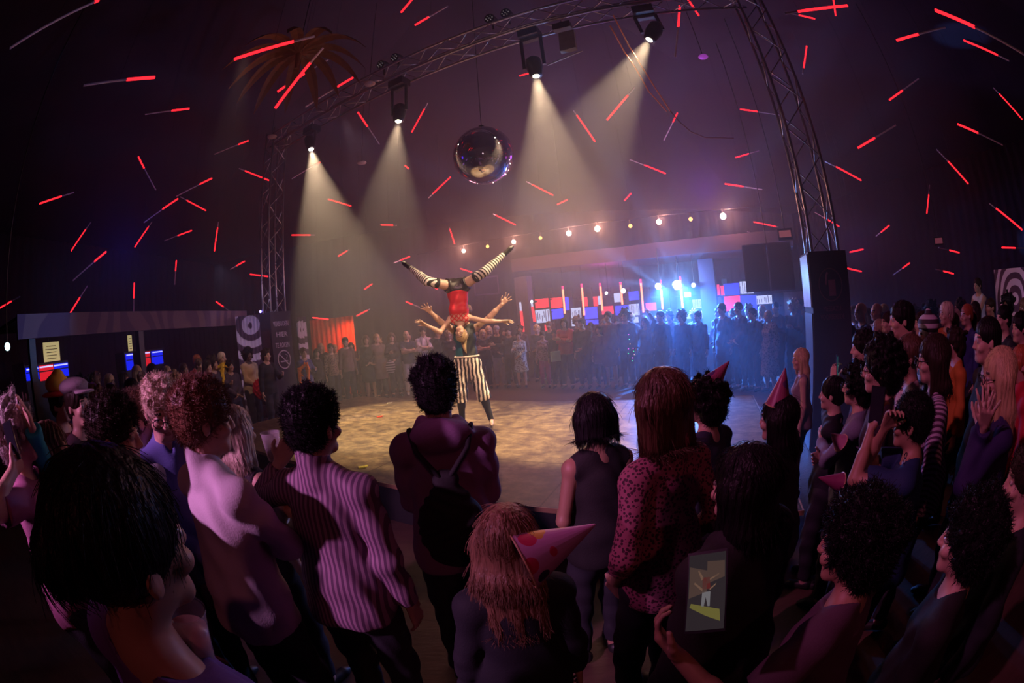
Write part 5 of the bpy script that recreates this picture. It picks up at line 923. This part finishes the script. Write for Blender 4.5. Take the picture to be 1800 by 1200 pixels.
# --- mid left, beside the slim tower
def boa(px, py, d, col, lab, z0, drop=.75):
    P = pt(px, py, d); t = empty('feather_boa', P, 0, lab, 'feather boa'); F = SDF((-.28, -.3, -drop-.1), (.28, .3, .12), .014); rs = np.random.default_rng(px); pts = [(-.16, .02, -drop), (-.13, -.12, -.35), (-.12, -.10, -.1), (0, .08, .0), (.12, -.10, -.1), (.12, -.14, -.35), (.09, -.12, -drop*.8)]
    for i in range(len(pts)-1):
        for j in range(7):
            p = np.array(pts[i])*(1-j/7)+np.array(pts[i+1])*j/7; F.cap(p, p+rs.normal(0, .035, 3), .045, .012, k=.01); F.cap(p, p+rs.normal(0, .05, 3), .03, .01, k=.01)
    V, Q = F.net(); mesh_np('feathers', V, Q, [mat('boa_%d' % px, col, .9)], t); return t
LM = [(388, 617, 9.4, 'person with a white headscarf and a yellow feather boa at the left of the stage', dict(hair='crop', hc='pale', tc=(.35, .28, .22))), (434, 612, 9.8, 'man in a beige sweater holding a red ball, left of the slim tower', dict(hair='afro', hc='black', tc=(.62, .44, .30), skin=2, arms=('fold', 'fold'))),
      (466, 612, 9.4, 'curly-haired man in black beside the beige sweater', dict(hair='curly', hc='dark', tc=(.02, .012, .02), arms=('drink', 'down'))), (532, 610, 10.6, 'person in blue with an orange feather boa right of the slim tower', dict(hair='tied', fem=1, hc='brown', tc=(.05, .06, .25), arms=('drink', 'down'))),
      (362, 632, 8.6, 'woman in black with long dark hair, left of the yellow boa', dict(fem=1, hair='long', hc='dark', tc=(.02, .015, .02), hairlen=.2)), (345, 622, 9.6, 'onlooker with a red hood behind the woman in black', dict(hair='short', hc='red', tc=(.3, .02, .03)))]
for px, top, d, lb, k in LM: stand(px, top, d, lb, **{**LW, **k})
boa(388, 641, 9.25, (.75, .48, .02), 'yellow feather boa hanging over the person at the left of the stage', 0, .9); boa(536, 640, 10.35, (.9, .18, .02), 'bright orange feather boa right of the slim tower', 0, .95)
t = empty('red_ball', pt(456, 684, 9.5), 0, 'fluffy red ball held by the man in the beige sweater', 'ball'); F = SDF((-.25,)*3, (.25,)*3, .014); F.ell((0, 0, 0), (.15, .15, .22), k=.01); F.disp(lambda x, y, z: .02*np.sin(60*x)*np.sin(55*z+40*y), .05); V, Q = F.net(); mesh_np('fluff', V, Q, [mat('red_fluff', (.75, .01, .04), .9)], t)
# --- far row behind the stage
DX = lambda x: float(np.interp(x, (560, 640, 740, 880, 1000, 1130, 1330, 1400), (12.2, 12.5, 12.7, 12.3, 11.2, 10.5, 9.6, 9.2)))
FR = [(556, 612, 'person in a black hooded coat right of the orange boa', dict(hair='long', fem=1, hc='black', tc=(.03, .02, .03))), (580, 603, 'person in a patterned brown jacket below the orange curtain', dict(hair='short', tm=LEO, tc=(.2, .1, .1))), (606, 592, 'person in a brown and black shirt in front of the orange curtain', dict(hair='short', hc='dark', tc=(.18, .10, .10))),
      (642, 588, 'woman in a long black dress with folded hands, far row', dict(fem=1, hair='long', hc='brown', tc=(.02, .015, .02), hem=.5, bot='skirt', bc=(.02, .015, .02), arms=('fold', 'fold'))), (661, 586, 'person in a long grey-brown coat leaning to the right', dict(fem=1, hair='tied', hc='blond', tc=(.22, .15, .14), hem=.55, loose=.03)), (687, 584, 'woman in a dark blouse with a striped bag on her arm', dict(fem=1, hair='wavy', hc='brown', tc=(.03, .02, .04), hairlen=.15, arms=('fold', 'drink'))),
      (713, 580, 'bald man in a navy shirt and light grey trousers, arms folded, far row', dict(hair=None, tc=(.02, .02, .07), sleeve='short', arms=('cross', 'cross'), bc=(.42, .34, .42), shoes=(.6, .55, .6))), (742, 571, 'man in a white shirt with dark braces and crossed arms, far row', dict(hair='short', hc='dark', tc=(.78, .66, .82), sleeve='rolled', arms=('cross', 'cross'), collar=1, bc=(.12, .10, .14))),
      (767, 574, 'man in black right of the white shirt with braces', dict(hair='short', hc='dark', tc=(.02, .015, .02))), (788, 580, 'woman with curly blonde hair in a black coat left of the acrobats', dict(fem=1, hair='curly', hc='blond', tc=(.02, .015, .02), arms=('drink', 'down'))), (848, 578, 'woman with long fair hair in a black top right behind the acrobats', dict(fem=1, hair='long', hc='blond', tc=(.03, .02, .03), hairlen=.2, sleeve='short', arms=('cross', 'cross'))),
      (872, 571, 'man in a black shirt and grey trousers with joined hands, far row', dict(hair='short', hc='grey', tc=(.015, .012, .018), bc=(.30, .24, .32), arms=('cross', 'fold'))), (893, 574, 'dark-haired man in black left of the patterned dress', dict(hair='short', hc='black', tc=(.03, .02, .03))), (911, 582, 'woman in a knee-length blue and white patterned dress', dict(fem=1, hair='tied', hc='dark', tm=pattern('blue_print', ((.45, .55, .62), (.08, .08, .14)), None, 26, .42, 'dot'), tc=(.3, .4, .4), hem=.5, bot='skirt', bm=pattern('blue_print', 0, 0, 0), arms=('fold', 'drink'))),
      (953, 582, 'person in a light patterned shirt and magenta trousers', dict(fem=1, hair='short', hc='dark', tm=pattern('pale_print', ((.42, .30, .45), (.15, .10, .18)), None, 22, .4, 'dot'), tc=(.4, .3, .4), bc=(.35, .05, .25))), (974, 578, 'person in black with a pale green bag, left of the red jacket', dict(hair='short', hc='dark', tc=(.02, .02, .02), arms=('hip', 'down'))), (991, 557, 'woman in a red jacket with crossed arms, far row', dict(fem=1, hair='long', hc='dark', tc=(.42, .02, .04), hairlen=.15, arms=('cross', 'cross'), wide=1.1)),
      (1022, 559, 'heavy man in black right of the red jacket, hand at the belt', dict(hair='short', hc='black', tc=(.02, .015, .025), wide=1.2, arms=('fold', 'down'))), (1052, 570, 'person in a grey-purple cardigan and skirt, far row', dict(fem=1, hair='bob', hc='dark', tc=(.16, .10, .18), hem=.7)), (1068, 546, 'tall person in a brown coat with bare legs, far row', dict(hair='short', hc='dark', tc=(.14, .09, .12), hem=.6, wide=1.1, bot='skirt', bc=(.08, .05, .08))), (1098, 542, 'tall dark figure left of the woman with raised arms', dict(hair='afro', hc='black', tc=(.03, .02, .04), wide=1.1)),
      (1133, 556, 'woman with one arm bent over her head in the blue light', dict(fem=1, hair='long', hc='dark', tc=(.03, .03, .06), arms=(((-.12, .0, 1.85), (-1, 0, .3)), 'hip'))), (1160, 545, 'blue-lit figure under the left glaring lamp', dict(hair='short', hc='black', tc=(.03, .03, .06))), (1197, 546, 'blue-lit figure with round hair under the right glaring lamp', dict(hair='afro', hc='black', tc=(.03, .03, .06))), (1226, 545, 'slim blue-lit figure left of the dark pillar', dict(hair='short', hc='black', tc=(.03, .03, .06))),
      (1268, 532, 'tall figure right of the dark pillar wearing a long coat', dict(hair='short', hc='black', tc=(.05, .03, .07), hem=.6)), (1297, 527, 'figure in front of the large red square with a pale necklace', dict(fem=1, hair='tied', hc='black', tc=(.05, .03, .07), arms=('fold', 'fold'))), (1322, 540, 'dark broad figure left of the leopard coat', dict(hair='short', hc='black', tc=(.02, .015, .03), wide=1.15)), (1350, 544, 'person in a long leopard-patterned coat with short fair hair', dict(fem=1, hair='crop', hc='blond', tm=LEO, tc=(.3, .2, .1), hem=.35, loose=.04, bot='skirt', bm=pattern('leopard', 0, 0, 0)))]
for px, top, lb, k in FR:
    r_ = stand(px, top, DX(px), lb, **{**LW, **k})
    if px == 742: SUSP = r_
stand(1407, 519, 10.4, 'person in dark red standing on the terrace before the pale cabinet', z0=0, hair='short', hc='dark', tc=(.25, .05, .08), wide=1.15, **LW)
# braces, bag
br, bj_ = SUSP; k_ = bj_['S']; m = MB()
for s in (-1, 1): m.tube([Vector(p)*k_ for p in ((s*.10, .148, 1.0), (s*.085, .136, 1.2), (s*.075, .118, 1.38), (s*.07, .02, 1.475), (s*.05, -.09, 1.42))], .009, 5)
m.build('braces', BLKC, br)
t = empty('striped_bag', at(686, 640, d=12.3), .3, 'white striped cloth bag hanging from the arm of the woman in the dark blouse', 'bag'); F = SDF((-.2, -.12, -.35), (.2, .12, .2), .012); F.ell((0, 0, -.08), (.14, .06, .2), k=.02); V, Q = F.net(); mesh_np('bag', V, Q, [HSTR], t); MB().tube([(-.08, 0, .1), (-.04, 0, .3), (.04, 0, .3), (.08, 0, .1)], .008, 5).build('handle', BLKC, t)
t = empty('green_bag', at(976, 618, d=11.0), .2, 'pale green bag held by the person left of the red jacket', 'bag'); MB().box((0, 0, -.12), (.26, .08, .26), .2).build('bag', mat('green_bag', (.35, .60, .38), .7), t); MB().tube([(-.06, 0, .0), (-.03, 0, .2), (.03, 0, .2), (.06, 0, .0)], .007, 5).build('handle', BLKC, t)
for px, py, hs, lb in ((1105, 588, .45, 'string of tiny glowing coloured beads hanging on a far onlooker below the bar tubes'), (1113, 612, .3, 'second shorter string of tiny glowing coloured beads close beside the longer one')):
    P_ = at(px, py, d=10.3); t = empty('bead_necklace', P_, 0, lb, 'bead necklace')
    for j in range(5): MB().ball((.01*j*(1 if j < 3 else -1), 0, -hs*j/4), .012, 8, 6).build('bead', emis('bead_%d' % (j % 3), ((1, .1, .8), (.1, 1, .3), (1, .5, .3))[j % 3], 2), t)  # beads are no lamps, their brightness is put in as glow
    MB().tube([(.01*j*(1 if j < 3 else -1), 0, -hs*j/4) for j in range(5)], .003, 4).build('string', WIRE, t)
# --- unlit rows further back
rs = np.random.default_rng(21); HS = ['short', 'short', 'long', 'tied', 'afro', 'curly', 'bob', 'crop']
def row(x0, x1, step, yf, df, label, group, tcs):
    x = x0; its = []; hn = dict(short='short', long='long', tied='tied-back', afro='round bushy', curly='curly', bob='chin-length', crop='cropped'); cn_ = dict(black='black', dark='dark', brown='brown', blond='blond')
    while x < x1:
        g_ = rs.integers(0, 8); st_ = HS[g_]; hc_ = ['black', 'dark', 'brown', 'blond'][rs.integers(0, 4)]
        r_ = stand(x, yf(x)+rs.uniform(-5, 7), df(x)+rs.uniform(-.2, .2), label, group=group, look=rs.uniform(-12, 12), hair=st_, fem=int(g_ in (2, 3, 6)), hc=hc_, skin=int(rs.integers(0, 3)), tc=tcs[rs.integers(0, len(tcs))], hairlen=.15, res=.0155, arms=[('down', 'down'), ('cross', 'cross'), ('drink', 'down'), ('fold', 'fold')][rs.integers(0, 4)])
        its.append((label % (hn[st_]+' '+cn_[hc_]), x, r_[0])); x += step*rs.uniform(.85, 1.15)
    order(its)
dk = [(.03, .02, .04), (.05, .03, .05), (.02, .02, .03), (.08, .04, .06)]
row(563, 925, 25, lambda x: float(np.interp(x, (563, 925), (600, 571))), lambda x: DX(x)+1.0, 'dim onlooker with %s hair, back row left of the bar pillar', 'back row left of the dark bar pillar', dk)
row(943, 1240, 24, lambda x: float(np.interp(x, (943, 1240), (566, 545))), lambda x: DX(x)+.9, 'silhouette with %s hair, back row below the bar tubes', 'back row below the bar tubes', dk)
row(1262, 1400, 26, lambda x: float(np.interp(x, (1262, 1400), (540, 528))), lambda x: DX(x)+.8, 'silhouette with %s hair, back row right of blue-lit pillar', 'back row right of the blue-lit pillar', dk)
row(1500, 1800, 27, lambda x: float(np.interp(x, (1500, 1800), (537, 520))), lambda x: 7.4, 'dim onlooker with %s hair, back row beyond the boxed tower', 'back row at the right', dk)
row(1545, 1720, 34, lambda x: float(np.interp(x, (1545, 1720), (556, 548))), lambda x: 5.9, 'dim onlooker with %s hair, middle rows beyond the boxed tower', 'middle rows at the right', dk)
row(140, 425, 26, lambda x: float(np.interp(x, (140, 425), (655, 624))), lambda x: 7.0+(x-140)*.009, 'dark onlooker with %s hair before the side bar', 'onlookers before the side bar', dk)
row(160, 340, 36, lambda x: float(np.interp(x, (160, 340), (672, 650))), lambda x: 5.0+(x-160)*.006, 'dark onlooker with %s hair, middle rows left of the stage', 'middle rows left of the stage', dk)
